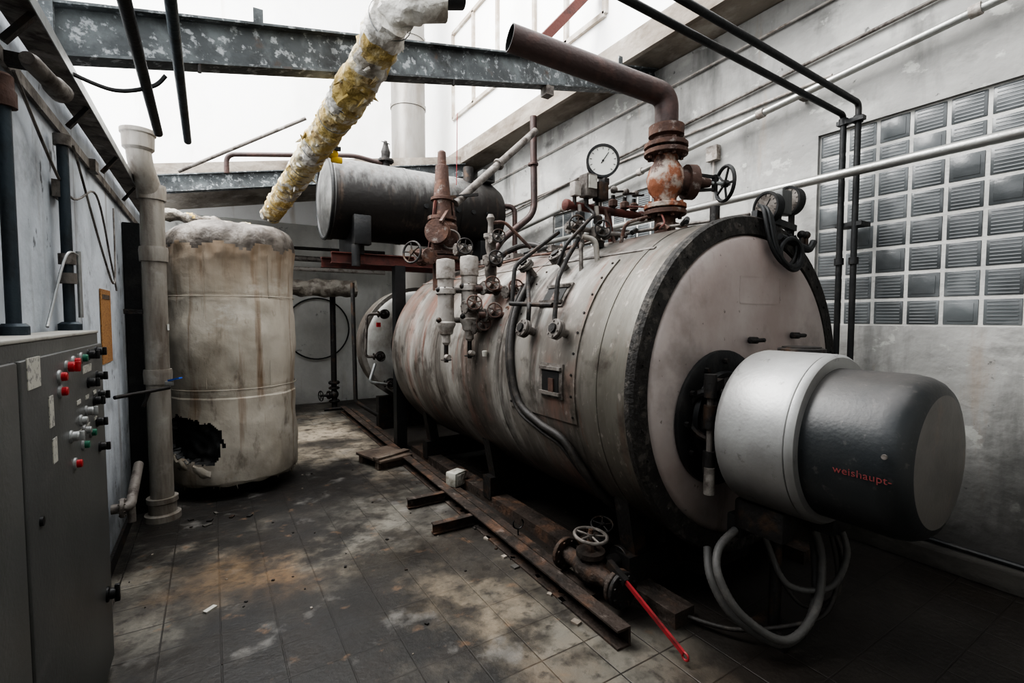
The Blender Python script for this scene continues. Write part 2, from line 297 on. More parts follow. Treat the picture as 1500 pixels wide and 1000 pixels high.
    def gauge(s,c,ax,R,case,dial,up=(0,0,1)):
        c=V(c);ax=V(ax).normalized()
        s.lathe(c-ax*R*0.35,ax,[(0,R*0.8),(0.02*R,R),(R*0.55,R),(R*0.56,R*1.08),(R*0.72,R*1.08),(R*0.72,R*0.93),(R*0.62,R*0.93)],case,32,True)
        s.lathe(c+ax*R*0.28,ax,[(0,R*0.92),(0.02*R,R*0.92)],dial,32)
        up=V(up); z=(up-ax*up.dot(ax)).normalized(); x=z.cross(ax)
        f=c+ax*R*0.32
        for k in range(11):
            a=math.radians(-135+27*k); d=z*math.cos(a)+x*math.sin(a); s.bar(f+d*R*0.72,f+d*R*0.86,R*0.035,R*0.01,blackp_m,up=ax)
        d=z*math.cos(-0.6)-x*math.sin(-0.6)*1; d.normalize(); s.bar(f-d*R*0.2,f+d*R*0.65,R*0.05,R*0.02,blackp_m,up=ax)
        s.cyl(f,f+ax*R*0.04,R*0.07,blackp_m,seg=10)
    def rough(s,rings,cen,a1,f1,a2=0,f2=20):
        for i,rg in enumerate(rings):
            for v in rg:
                d=(v.co-cen[i]).normalized(); v.co+=d*(noise.noise(v.co*f1)*a1+noise.noise(v.co*f2)*a2)
    def done(s,parent=None):
        bmesh.ops.recalc_face_normals(s.bm,faces=s.bm.faces[:])
        for f in s.bm.faces: f.smooth=True
        for e in s.bm.edges:
            if len(e.link_faces)==2 and e.calc_face_angle(0)>0.6: e.smooth=False
        me=bpy.data.meshes.new(s.name); s.bm.to_mesh(me); s.bm.free()
        for m in s.mats: me.materials.append(m)
        o=bpy.data.objects.new(s.name,me); bpy.context.scene.collection.objects.link(o)
        if parent: o.parent=bpy.data.objects[parent]
        return o
def simple_box(name,lo,hi,mat,bev=0):
    b=B(name); lo=V(lo);hi=V(hi); b.box((lo+hi)/2,tuple(hi-lo),mat,None,bev); return b.done()

# ------------------------------------------------------------------ room
XL=-0.62; XR=4.25; YB=10.2; YF=-1.6
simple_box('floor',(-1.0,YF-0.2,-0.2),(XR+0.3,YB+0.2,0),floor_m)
simple_box('wall_left',(-0.95,YF,0),(XL,YB,2.86),wall_l)
simple_box('wall_back',(-0.95,YB,0),(XR+0.3,YB+0.25,3.5),wall_m)
simple_box('wall_front',(-0.95,YF-0.25,0),(XR+0.3,YF,4.4),wall_m)
W1=(0.05,2.10,1.64,3.18); W2=(3.70,5.72,1.64,3.18)
b=B('wall_right')
def wseg(y0,y1,z0,z1): b.box((XR+0.15,(y0+y1)/2,(z0+z1)/2),(0.3,y1-y0,z1-z0),wall_r)
wseg(YF,YB,0,1.64); wseg(YF,YB,3.18,4.42)
wseg(YF,W1[0],1.64,3.18); wseg(W1[1],W2[0],1.64,3.18); wseg(W2[1],YB,1.64,3.18)
b.done()
for i,(y0,y1,z0,z1) in enumerate((W1,W2)):
    b=B('window_%d'%(i+1)); ny=round((y1-y0)/0.2); nz=8; dy=(y1-y0)/ny; dz=(z1-z0)/nz
    b.box((XR+0.085,(y0+y1)/2,(z0+z1)/2),(0.10,y1-y0,z1-z0),mortar_m)
    for a in range(ny):
        for c in range(nz):
            yc=y0+(a+.5)*dy; zc=z0+(c+.5)*dz
            b.box((XR+0.075,yc,zc),(0.09,dy-0.024,dz-0.024),gb_m,None,0.004)
            if (a*7+c*3)%5!=0:
                for k in range(7):
                    zz=zc-dz*0.36+k*dz*0.12; b.box((XR+0.030,yc,zz),(0.006,dy-0.06,0.007),gbr_m)
            else:
                b.box((XR+0.030,yc,zc),(0.006,dy-0.07,dz-0.07),gb_m,None,0.002)
    b.done()
b=B('ceiling_ledge'); b.box((4.10,(YB+YF)/2,4.53),(0.64,YB-YF,0.20),conc_m); b.box((3.80,(YB+YF)/2,4.52),(0.06,YB-YF,0.26),conc_m); b.done()
simple_box('wall_upper_right',(3.86,YF,4.64),(4.2,YB+0.2,9),upper_m)
b=B('wall_upper_back'); b.box((-1.5,YB+0.1,6.3),(11.4,0.25,5.6),upper_m); b.done()
b=B('trim_1')
for (y0,y1,z0,z1) in ((6.6,8.2,5.3,6.8),(4.2,5.6,5.1,6.6)):
    for z in (z0,z1): b.box((3.84,(y0+y1)/2,z),(0.05,y1-y0,0.06),frame_m)
    for y in (y0,(y0+y1)/2,y1): b.box((3.84,y,(z0+z1)/2),(0.05,0.06,z1-z0),frame_m)
b.done()
sl=0.205
b=B('ceiling'); y0,y1=7.75,YB
b.bar(V((XL-0.3,(y0+y1)/2,3.53)),V((3.8,(y0+y1)/2,3.53+sl*(4.42))),y1-y0,0.14,conc_m)
b.box((1.6,(YF-0.25-0.2)/2,4.50),(5.1,-0.2-YF+0.25,0.15),conc_m); b.done()  # second slab: out of view behind the camera, added to darken the foreground
b=B('ceiling_beam'); b.ibeam((XL-0.2,7.65,3.33),(3.80,7.65,3.33+sl*4.42),0.22,0.12,0.014,steelbeam_m); b.done()
b=B('roof_steel_beam'); A=V((-0.60,3.09,3.02)); C=V((4.24,3.82,4.30))
b.ibeam(A,C,0.24,0.12,0.013,steelbeam_m)
d=(C-A)
for t in (0.18,0.33,0.62,0.86):
    p=A+d*t; b.bar(p+V((0,-.05,0.11)),p+V((0,-.05,0.20)),0.05,0.012,steelbeam_m,up=(0,1,0))
b.box(A+V((0.0,-0.05,-0.02)),(0.05,0.03,0.28),steelbeam_m)
b.box(A+d*0.655+V((0,-0.02,-0.17)),(0.08,0.09,0.08),greydark_m)
for t in (0.12,0.27,0.45): b.cyl(A+d*t+V((0,-.05,-.12)),A+d*t+V((0,-.05,-.17)),0.01,dark_m,seg=8)
b.done()
b=B('baseboard_right'); b.box((XR-0.06,(YB+YF)/2,0.06),(0.12,YB-YF,0.12),kerb_m,None,0.01); b.cyl((XR-0.15,YF+.1,0.20),(XR-0.15,7,0.20),0.02,black_m,seg=10); b.done()
b=B('baseboard_left'); b.box((XL+0.012,(YB+3.2)/2,0.05),(0.02,YB-3.2,0.10),dark_m); b.done()

# ------------------------------------------------------------------ main boiler
BX,BZ,BRr,BY0,BY1=2.84,1.285,1.02,1.75,5.75
def surf(y,a,off=0.0):
    return V((BX-(BRr+off)*math.cos(a),y,BZ+(BRr+off)*math.sin(a)))
b=B('steam_boiler')
prof=[(BY0+0.06,BRr-0.01),(BY0+0.07,BRr)]
for y in (2.06,3.15,4.35,5.15):
    prof+=[(y-0.025,BRr),(y-0.024,BRr+0.004),(y+0.024,BRr+0.004),(y+0.025,BRr)]
prof+=[(BY1-0.1,BRr),(BY1-0.03,BRr-0.03),(BY1,BRr-0.12)]
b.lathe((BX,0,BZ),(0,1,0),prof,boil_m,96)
b.lathe((BX,BY0,BZ),(0,1,0),[(0.06,BRr-0.012),(0.058,BRr+0.014),(0.02,BRr+0.018),(0.0,BRr+0.005),(0.0,BRr-0.095),(0.02,BRr-0.105)],rim_m,96,False)
b.lathe((BX,BY0,BZ),(0,1,0),[(0.02,BRr-0.103),(0.004,BRr-0.115),(-0.012,BRr-0.135),(-0.03,BRr-0.3),(-0.035,0.02)],face_m,96,True)
for k in range(36):
    a=2*pi*k/36; p=V((BX+math.cos(a)*(BRr-0.045),BY0,BZ+math.sin(a)*(BRr-0.045))); b.cyl(p,p+V((0,-0.008,0)),0.008,rim_m,seg=6)
for (dx,dz) in ((0.36,0.30),(-0.1,0.28)):
    p=V((BX+dx,BY0-0.04,BZ+dz)); b.cyl(p,p+V((0,-0.05,0)),0.02,dark_m,seg=8); b.cyl(p+V((-.07,-.05,0)),p+V((.07,-.05,0)),0.012,dark_m,seg=8)
for (dx,dz) in ((0.02,0.66),):
    b.box((BX+dx,BY0-0.028,BZ+dz),(0.42,0.006,0.008),face_m); b.box((BX+dx,BY0-0.030,BZ+dz-0.16),(0.42,0.006,0.008),face_m)
    for s_ in (-1,1): b.box((BX+dx+0.21*s_,BY0-0.030,BZ+dz-0.08),(0.008,0.006,0.16),face_m)
def plate(y0,y1,a0,a1,off,mat,n=8):
    mi=b.mi(mat); R=[]
    for i in range(n+1):
        a=a0+(a1-a0)*i/n
        R.append([b.bm.verts.new(surf(y,a,o)) for (y,o) in ((y0,0.0),(y0,off),(y1,off),(y1,0.0))])
    for i in range(n):
        for k in range(3):
            f=b.bm.faces.new((R[i][k],R[i][k+1],R[i+1][k+1],R[i+1][k])); f.material_index=mi
    for q in (R[0],R[-1]):
        f=b.bm.faces.new(q); f.material_index=mi
plate(2.22,2.98,-0.22,0.86,0.010,boil_m,14)
for i in range(9):
    for y in (2.25,2.95):
        p=surf(y,-0.18+i*0.125,0.008); n=V((p.x-BX,0,p.z-BZ)).normalized(); b.cyl(p,p+n*0.008,0.008,dark_m,seg=6)
for (y,z0,w,h) in ((2.44,0.02,0.085,0.075),(2.62,0.58,0.10,0.06)):
    plate(y-w-0.03,y+w+0.03,z0-h-0.03,z0+h+0.03,0.022,greydark_m,4)
    plate(y-w,y+w,z0-h,z0+h,0.026,hatch_m,4)
    for s_ in (-1,1):
        b.bar(surf(y-w-.02,z0+h*s_,0.03),surf(y+w+.02,z0+h*s_,0.03),0.02,0.02,greydark_m,up=(1,0,0))
    b.bar(surf(y-w*0.2,z0-h,0.03),surf(y-w*0.2,z0+h*0.2,0.03),0.05,0.01,rust_m,up=(1,0,0))
plate(2.0,5.7,0.93,0.955,0.006,greydark_m,2)
for y in (2.1,3.8,5.3):
    b.box((BX,y,0.16),(1.5,0.14,0.20),dark_m)
    for sx in (-1,1): b.bar((BX+sx*0.62,y,0.15),(BX+sx*0.72,y,0.66),0.10,0.12,dark_m,up=(0,1,0))
for sx in (-0.66,0.66): b.box((BX+sx,3.75,0.045),(0.16,4.1,0.09),railst_m)
b.box((BX-0.15,1.95,0.22),(0.5,0.3,0.12),dark_m)
b.sweep(fillet([(2.45,2.1,0.5),(2.45,2.1,0.2),(2.0,2.15,0.2)],0.08),0.045,dark_m)
b.flange((2.12,2.14,0.2),(1,0,0),0.085,0.03,dark_m,6)
b.done()

# ------------------------------------------------------------------ burner
FX,FZ=2.47,1.13
b=B('oil_burner')
b.lathe((FX,BY0-0.036,FZ),(0,-1,0),[(0,0.385),(0.02,0.385),(0.025,0.375),(0.025,0.27),(0.05,0.26),(0.05,0.2),(0.19,0.19)],black_m,48)
for k in range(12):
    a=2*pi*k/12; p=V((FX+0.325*math.cos(a),BY0-0.055,FZ+0.325*math.sin(a))); b.cyl(p,p+V((0,-.03,0)),0.016,dark_m,seg=6)
b.lathe((FX,1.69,FZ),(0,-1,0),[(0,0.22),(0.02,0.235),(0.10,0.24),(0.16,0.22)],dark_m,32)
for dz in (-0.18,0.06,0.22):
    b.cyl((FX-0.30,1.56,FZ+dz-0.06),(FX-0.30,1.56,FZ+dz+0.06),0.032,dark_m,seg=14); b.bar((FX-0.30,1.56,FZ+dz),(FX-0.16,1.62,FZ+dz),0.07,0.05,dark_m)
b.cyl((FX-0.30,1.56,FZ-0.30),(FX-0.30,1.56,FZ+0.27),0.016,greydark_m,seg=10)
b.cyl((FX-0.31,1.55,FZ-0.34),(FX-0.31,1.55,FZ-0.20),0.028,greydark_m,seg=12)
b.torus((FX-0.22,1.60,FZ+0.05),(1,0.4,0),0.13,0.022,dark_m,28,8)
b.lathe((FX,1.48,FZ),(0,-1,0),[(0,0.30),(0.0,0.375),(0.015,0.392),(0.04,0.40),(0.33,0.40),(0.345,0.396),(0.348,0.390),(0.354,0.400),(0.37,0.398),(0.385,0.385),(0.385,0.32)],silver_m,80)
b.lathe((FX,1.12,FZ-0.01),(0,-1,0),[(0,0.345),(0.30,0.345),(0.345,0.337),(0.375,0.322),(0.395,0.30),(0.405,0.27)],cowl_m,80,False)
b.lathe((FX,1.12,FZ-0.01),(0,-1,0),[(0.405,0.27),(0.414,0.22),(0.42,0.12),(0.422,0.01)],cowlf_m,80,True)
p=V((FX-0.345,0.78,FZ+0.05)); b.cyl(p,p+V((-0.008,0,0)),0.010,greydark_m,seg=10)
b.lathe((FX+0.12,1.33,FZ+0.37),(0,0,1),[(0,0.11),(0.04,0.11),(0.045,0.09),(0.05,0.09)],dark_m,24)
b.box((FX+0.02,1.36,FZ-0.44),(0.42,0.26,0.16),dark_m,None,0.02)
b.box((FX-0.12,1.50,FZ-0.52),(0.10,0.08,0.12),black_m,None,0.01); b.box((FX+0.1,1.2,FZ-0.42),(0.2,0.2,0.1),black_m,None,0.01)
b.cyl((FX+0.06,1.40,FZ-0.5),(FX+0.06,1.40,0.04),0.03,dark_m)
b.box((FX+0.06,1.40,0.02),(0.22,0.22,0.04),dark_m)
b.done()
cu=bpy.data.curves.new('lettering_curve','FONT'); cu.body='weishaupt-'; cu.size=0.042; cu.extrude=0.0004; cu.align_x='CENTER'; cu.align_y='CENTER'; cu.space_character=1.05
to=bpy.data.objects.new('tmp_text',cu); bpy.context.scene.collection.objects.link(to)
bpy.context.view_layer.update()
me=bpy.data.meshes.new_from_object(to.evaluated_get(bpy.context.evaluated_depsgraph_get()))
bpy.data.objects.remove(to)
for v in me.vertices:
    x,y,z=v.co; a=y/0.345-0.09; R=0.3475+z; v.co=(FX-R*math.cos(a),0.855-x*1.05,FZ-0.01+R*math.sin(a))
me.materials.clear(); me.materials.append(text_m)
tx=bpy.data.objects.new('burner_lettering',me); bpy.context.scene.collection.objects.link(tx)
tx.parent=bpy.data.objects['oil_burner']
b=B('flexible_conduit')
def hose(pts,r,mat=hose_m):
    P=smoothp([V(p)+V((0.09,-0.01,0)) for p in pts],18); rr=[r*(1+0.08*(i%2)) for i in range(len(P))]; b.sweep(P,rr,mat,12)
hose([(2.55,1.30,0.66),(2.58,1.25,0.45),(2.47,1.22,0.22),(2.26,1.25,0.12),(2.07,1.36,0.25),(2.01,1.45,0.42),(2.08,1.5,0.53),(2.25,1.5,0.60)],0.020)
hose([(2.60,1.34,0.66),(2.62,1.30,0.42),(2.50,1.25,0.17),(2.28,1.28,0.08),(2.10,1.42,0.20),(2.05,1.52,0.36),(2.12,1.6,0.48)],0.020)
hose([(2.62,1.20,0.66),(2.62,1.15,0.5),(2.56,1.2,0.32),(2.45,1.35,0.3),(2.38,1.42,0.5),(2.36,1.45,0.60)],0.015)
hose([(2.66,1.28,0.66),(2.68,1.2,0.45),(2.62,1.2,0.25),(2.5,1.3,0.20),(2.42,1.42,0.4),(2.40,1.45,0.58)],0.012,hoseb_m)
hose([(2.60,1.24,0.66),(2.60,1.18,0.4),(2.54,1.2,0.20),(2.4,1.3,0.12),(2.2,1.5,0.06),(2.1,1.8,0.03)],0.012,hoseb_m)
b.done('oil_burner')

# ------------------------------------------------------------------ steam valve on boiler + cut pipe
b=B('main_steam_valve'); vx,vy=BX,2.45
b.cyl((vx,vy,2.27),(vx,vy,2.44),0.075,rust_m)
b.flange((vx,vy,2.46),(0,0,1),0.15,0.035,rust_m,8); b.flange((vx,vy,2.505),(0,0,1),0.15,0.035,orange_m,8)
b.lathe((vx,vy,2.52),(0,0,1),[(0,0.075),(0.05,0.08),(0.10,0.12),(0.18,0.135),(0.25,0.12),(0.31,0.085),(0.36,0.08)],orange_m,32)
b.flange((vx,vy,2.89),(0,0,1),0.155,0.035,rust_m,8,rust_m); b.flange((vx,vy,2.94),(0,0,1),0.155,0.035,rust_m,8)
b.lathe((vx,vy,2.95),(0,0,1),[(0,0.09),(0.05,0.09),(0.06,0.125),(0.13,0.125),(0.14,0.095)],rust_m,32)
ax=V((0.9,-0.42,0)).normalized(); c=V((vx,vy,2.69))
b.lathe(c,ax,[(0,0.10),(0.15,0.09),(0.15,0.125),(0.18,0.125),(0.185,0.125),(0.215,0.125),(0.216,0.06),(0.26,0.045),(0.34,0.03)],rust_m,20)
for s_ in (-1,1): b.bar(c+ax*0.2+V((0,0,0.06*s_)),c+ax*0.38+V((0,0,0.045*s_)),0.025,0.02,dark_m)
b.bar(c+ax*0.38+V((0,0,-.06)),c+ax*0.38+V((0,0,.06)),0.03,0.03,dark_m,up=(0,1,0))
b.cyl(c+ax*0.2,c+ax*0.5,0.014,galv_m); b.wheel(c+ax*0.46,ax,0.125,black_m)
b.done()
b=B('steam_pipe')
P=fillet([(vx,vy,3.085),(vx,vy,3.30),(1.66,2.70,3.48)],0.24,12)
b.sweep(P,0.083,pipebrown_m,28,False)
e=V((1.66,2.70,3.48)); dd=(P[-2]-e).normalized()
b.lathe(e,dd,[(0,0.083),(0,0.076),(0.5,0.076)],black_m,28,False)
b.done()

# ------------------------------------------------------------------ instruments on top
b=B('pressure_gauge_manifold')
b.cyl((2.18,2.75,2.50),(2.90,2.75,2.50),0.03,redbrown_m,seg=16)
for x in (2.18,2.9): b.lathe((x,2.75,2.50),(1 if x>2.5 else -1,0,0),[(0,0.04),(0.03,0.04),(0.035,0.03)],redbrown_m,12)
b.cyl((2.55,2.75,2.5),(2.6,2.75,2.27),0.025,redbrown_m)
gx=2.47
b.cyl((gx,2.74,2.50),(gx,2.74,2.76),0.014,greydark_m); b.ball((gx,2.74,2.60),0.03,greydark_m); b.box((gx,2.70,2.69),(0.05,0.07,0.05),dark_m,None,0.006)
b.gauge((gx,2.72,2.84),(-0.55,-0.83,0.0),0.112,black_m,white_m)
b.box((2.32,2.70,2.64),(0.10,0.09,0.16),greydark_m,None,0.008); b.box((2.32,2.65,2.66),(0.07,0.01,0.09),box_m); b.cyl((2.32,2.72,2.5),(2.32,2.72,2.58),0.018,dark_m)
b.box((2.42,2.68,2.61),(0.09,0.08,0.13),dark_m,None,0.008); b.cyl((2.42,2.72,2.5),(2.42,2.72,2.58),0.015,dark_m)
b.box((2.22,2.72,2.61),(0.06,0.06,0.10),grey_m,None,0.008); b.cyl((2.22,2.73,2.5),(2.22,2.73,2.58),0.014,dark_m)
for x in (2.60,2.72,2.82):
    b.cyl((x,2.74,2.50),(x,2.74,2.62),0.016,dark_m); b.lathe((x,2.74,2.53),(0,0,1),[(0,0.02),(0.01,0.034),(0.05,0.034),(0.06,0.02)],rust_m,8); b.bar((x-0.05,2.70,2.63),(x+0.06,2.70,2.65),0.02,0.012,dark_m)
    b.ball((x,2.73,2.66),0.028,greydark_m)
b.done()
b=B('impulse_piping')
for (x,y,z) in ((2.20,2.70,2.33),(2.36,2.62,2.30)):
    b.valve((x,y,z),(1,0,0),(-0.5,-0.85,0.1),0.055,greydark_m,dark_m,0.055)
b.cyl((2.10,2.68,2.33),(2.62,2.62,2.30),0.018,greydark_m)
b.sweep(fillet([(2.38,2.68,2.50),(2.38,2.64,2.12),(2.32,2.54,1.90),(2.22,2.46,1.90),(2.20,2.48,2.22),(2.12,2.52,2.24)],0.09,8),0.018,galvp_m)
b.sweep(fillet([(2.24,2.70,2.50),(2.24,2.66,2.2),(2.14,2.56,2.2),(2.10,2.5,1.78)],0.05),0.014,greydark_m)
b.sweep(fillet([(2.30,2.70,2.50),(2.30,2.60,2.42),(2.18,2.52,2.36),(2.0,2.55,2.18),(1.98,2.60,2.05)],0.05),0.012,dark_m)
b.sweep(fillet([(2.50,2.72,2.50),(2.50,2.62,2.25),(2.44,2.50,2.18),(2.44,2.45,2.35),(2.6,2.40,2.40)],0.05),0.012,rust_m)
for k,(x,y,z) in enumerate(((2.38,2.66,2.40),(2.38,2.64,2.22),(2.24,2.69,2.42))): b.lathe((x,y,z-0.03),(0,0,1),[(0,0.02),(0.01,0.036),(0.05,0.036),(0.06,0.02)],dark_m,6)
b.sweep(smoothp([(2.86,2.7,2.5),(3.0,2.5,2.42),(2.9,2.3,2.34),(2.7,2.35,2.35)]),0.007,rust_m,8)
b.sweep(smoothp([(2.7,2.75,2.55),(2.78,2.5,2.5),(2.66,2.3,2.36),(2.5,2.2,2.28)]),0.007,redbrown_m,8)
b.done('steam_boiler')
b=B('thermometer_gauges')
b.bar((2.95,1.83,2.36),(3.42,1.83,2.31),0.04,0.04,black_m)
for x in (3.05,3.38): b.cyl((x,1.85,2.33),(x,1.86,2.16),0.02,black_m)
b.gauge((3.13,1.84,2.42),(-0.97,0.2,0.0),0.095,black_m,greydark_m)
b.box((3.24,1.84,2.46),(0.12,0.12,0.16),cab_m,None,0.01)
b.gauge((3.42,1.86,2.50),(-0.97,0.2,0.0),0.095,black_m,greydark_m)
b.cyl((3.24,1.84,2.40),(3.24,1.84,2.30),0.02,dark_m); b.cyl((3.42,1.85,2.42),(3.42,1.85,2.2),0.02,dark_m)
P=[(3.0,1.80,2.40),(2.92,1.72,2.34),(2.93,1.68,2.14),(3.02,1.66,2.03),(3.13,1.66,2.03),(3.20,1.67,2.12),(3.17,1.70,2.22)]
for o,r in (((0,0,0),0.016),((0.03,0.0,-0.02),0.014),((-0.03,0.01,0.01),0.012)):
    b.sweep(smoothp([V(p)+V(o) for p in P]),r,black_m,10)
b.torus((3.08,1.66,2.10),(0.2,1,0),0.09,0.014,black_m)
b.sweep(fillet([(3.0,1.69,2.20),(3.35,1.69,2.14),(3.4,1.69,2.2)],0.03),0.022,black_m,10)
for x in (3.46,3.52): b.ball((x,1.80,2.27),0.028,dark_m); b.cyl((x,1.8,2.15),(x,1.8,2.26),0.015,dark_m)
b.cyl((2.72,1.95,2.29),(2.72,1.95,2.40),0.03,dark_m)
b.done()
b=B('boiler_cable'); b.sweep(smoothp([(2.6,5.2,2.31),(2.5,4.3,2.27),(2.6,3.6,2.31),(2.52,3.0,2.28),(2.62,2.6,2.32),(2.72,2.2,2.325),(2.8,1.95,2.33),(2.95,1.86,2.36)]),0.012,greydark_m,8)
b.sweep(smoothp([(2.45,5.0,2.26),(2.38,4.2,2.22),(2.44,3.6,2.25),(2.40,3.2,2.23),(2.5,2.9,2.3)]),0.012,rust_m,8)
for y in (3.3,3.9,4.5): b.box((2.52,y,2.28),(0.2,0.05,0.05),greydark_m)
b.sweep(smoothp([(2.62,4.6,2.3),(2.66,4.3,2.40),(2.7,4.0,2.42),(2.8,3.7,2.32)]),0.03,dark_m,10)
for k in range(14):
    y=2.0+k*0.22; b.sweep(smoothp([(2.55+random.uniform(-.1,.1),y,2.29),(2.62,y+.08,2.335),(2.7+random.uniform(-.05,.1),y+.16,2.32)],5),random.uniform(0.008,0.02),random.choice([black_m,greydark_m,rust_m]),8)
b.done('steam_boiler')

# ------------------------------------------------------------------ left flank piping
b=B('water_level_piping')
fl=[((1.87,2.72,1.60)),((1.87,2.36,1.60)),((2.10,3.08,2.03)),((2.13,2.73,2.06))]
for p in fl:
    p=V(p); n=V((p.x-BX,0,p.z-BZ)).normalized()
    b.cyl(p-n*0.02,p+n*0.08,0.028,greydark_m); b.flange(p+n*0.08,n,0.062,0.022,greydark_m,6); b.flange(p+n*0.105,n,0.062,0.02,greydark_m,6); b.cyl(p+n*0.1,p+n*0.13,0.03,dark_m)
q=[V(p)+V((p[0]-BX,0,p[2]-BZ)).normalized()*0.06 for p in fl]
b.sweep(fillet([q[0],q[0]+V((-0.0,-0.02,0.15)),q[2]+V((-0.07,-0.1,-0.12)),q[2]],0.05),0.016,dark_m,10)
b.sweep(fillet([(1.86,2.5,1.78),(1.82,2.95,1.80)],0.05),0.016,dark_m,10)
b.sweep(fillet([(1.83,2.45,1.62),(1.90,2.50,1.95),(2.04,2.58,2.1),(2.2,2.66,2.25)],0.05),0.016,dark_m,10)
b.sweep(fillet([(1.85,2.98,1.80),(1.9,3.02,2.08),(2.3,3.02,2.36)],0.05),0.016,dark_m,10)
b.sweep(smoothp([surf(3.05,0.75,0.03),surf(3.0,0.45,0.03),surf(2.92,0.15,0.03),surf(2.82,-0.15,0.03),surf(2.60,-0.27,0.03),surf(2.38,-0.33,0.03),surf(2.28,-0.5,0.03),surf(2.24,-0.75,0.03),surf(2.2,-1.0,0.03)],10),0.025,hoseb_m,12)
b.sweep(smoothp([surf(3.12,0.7,0.02),surf(3.07,0.45,0.02),surf(2.98,0.12,0.02),surf(2.88,-0.2,0.02),surf(2.64,-0.33,0.02),surf(2.44,-0.40,0.02),surf(2.33,-0.58,0.02),surf(2.30,-0.9,0.02)],10),0.014,hoseb_m,10)
b.done('steam_boiler')
b=B('level_control_vessels')
for (x,y,z0) in ((1.60,3.58,0.06),(1.78,3.52,0.09)):
    b.lathe((x,y,1.42+z0),(0,0,1),[(0,0.02),(0.02,0.035),(0.08,0.035),(0.09,0.055),(0.13,0.062),(0.16,0.078),(0.18,0.078),(0.19,0.066),(0.40,0.066),(0.41,0.082),(0.45,0.082),(0.46,0.066),(0.52,0.066),(0.53,0.075),(0.66,0.075),(0.68,0.070),(0.69,0.02)],grey_m,28)
    b.cyl((x,y,1.28+z0),(x,y,1.44+z0),0.018,dark_m); b.wheel((x,y,1.30+z0),(0,0,1),0.04,dark_m,4)
    b.cyl((x-0.03,y-0.07,1.33+z0),(x-0.03,y-0.12,1.33+z0),0.02,grey_m)
    for z in (1.62,1.86):
        b.cyl((x,y,z+z0),(2.05,y-0.05,z+z0),0.024,greydark_m)
        b.ball((x-0.07,y-0.02,z+z0),0.022,dark_m)
    for k in range(6):
        a=k*pi/3; b.cyl((x+.07*math.cos(a),y+.07*math.sin(a),1.82+z0),(x+.07*math.cos(a),y+.07*math.sin(a),1.88+z0),0.008,dark_m,seg=6)
for (x,y,z) in ((1.90,3.40,1.93),(1.86,3.30,1.72),(1.84,3.44,1.62),(2.02,3.25,1.90),(1.74,3.40,1.78)):
    b.valve((x,y,z),(1,0.1,0),(-0.3,-0.9,0.25),0.065,greydark_m,rust_m,0.055)
b.cyl((1.78,3.42,1.93),(2.16,3.30,1.93),0.024,rust_m); b.cyl((1.75,3.3,1.72),(2.0,3.2,1.72),0.024,rust_m)
b.flange((2.10,3.22,1.91),(1,-.2,0),0.06,0.03,rust_m,6); b.flange((1.96,3.2,1.73),(1,-.2,0),0.06,0.03,rust_m,6)
b.lathe((1.98,3.52,1.92),(0,0,1),[(0,0.03),(0.05,0.03),(0.05,0.075),(0.08,0.075),(0.08,0.035),(0.14,0.05),(0.20,0.05),(0.24,0.035),(0.26,0.07),(0.29,0.07),(0.29,0.03),(0.36,0.045),(0.42,0.045),(0.44,0.06),(0.47,0.06),(0.47,0.025),(0.56,0.022),(0.60,0.035),(0.63,0.02)],greydark_m,20)
b.valve((1.96,3.45,2.16),(1,0,0),(-0.3,-0.9,0.1),0.06,greydark_m,dark_m,0.055)
b.valve((1.99,3.45,2.34),(1,0,0),(-0.3,-0.9,0.1),0.05,greydark_m,dark_m,0.05)
b.sweep(fillet([(1.98,3.52,2.48),(2.1,3.5,2.5),(2.3,3.4,2.28)],0.05),0.014,rust_m,8)
b.lathe((1.80,3.30,1.40),(0,0,1),[(0,0.018),(0.04,0.022),(0.045,0.01)],box_m,10); b.box((1.9,3.2,1.62),(0.03,0.03,0.05),redb_m)
b.done()
b=B('safety_valve'); sx,sy=2.22,5.05
b.cyl((sx,sy,1.95),(sx,sy,2.36),0.11,rust_m); b.flange((sx,sy,2.36),(0,0,1),0.18,0.04,rust_m,8); b.flange((sx,sy,2.41),(0,0,1),0.18,0.04,rust_m,8)
b.lathe((sx,sy,2.43),(0,0,1),[(0,0.11),(0.08,0.13),(0.16,0.17),(0.28,0.17),(0.34,0.12),(0.35,0.16),(0.39,0.16),(0.40,0.11),(0.56,0.10),(0.57,0.125),(0.60,0.125),(0.61,0.095),(0.78,0.08),(0.95,0.07),(0.96,0.05),(1.10,0.045),(1.12,0.02)],rust_m,28)
b.lathe((sx,sy,2.62),(-0.6,-0.8,0),[(0,0.09),(0.2,0.09),(0.2,0.14),(0.24,0.14),(0.24,0.13),(0.28,0.13)],rust_m,20)
b.bar((sx-0.05,sy,3.02),(sx+0.40,sy-0.1,3.10),0.03,0.03,dark_m); b.bar((sx+0.1,sy,2.95),(sx-0.15,sy-0.3,2.70),0.03,0.03,rust_m)
b.bar((sx-0.18,sy-0.05,2.45),(sx-0.10,sy-0.05,2.98),0.025,0.025,redbrown_m,up=(0,1,0)); b.bar((sx+0.16,sy-0.08,2.45),(sx+0.10,sy-0.05,2.98),0.025,0.025,rust_m,up=(0,1,0))
b.valve((1.98,sy-0.1,2.35),(0,1,0),(-0.8,-0.5,0.1),0.11,rust_m,dark_m,0.11)
b.valve((2.30,sy-0.35,2.42),(1,0,0),(-0.3,-0.9,0.1),0.08,greydark_m,dark_m,0.08)
b.torus((sx+0.02,sy-0.18,2.55),(0.4,1,0),0.10,0.012,greydark_m)
b.done()
b=B('vent_pipe'); b.sweep(fillet([(2.36,5.0,2.98),(3.64,5.28,4.12)],0.12),0.045,greydark_m,14)
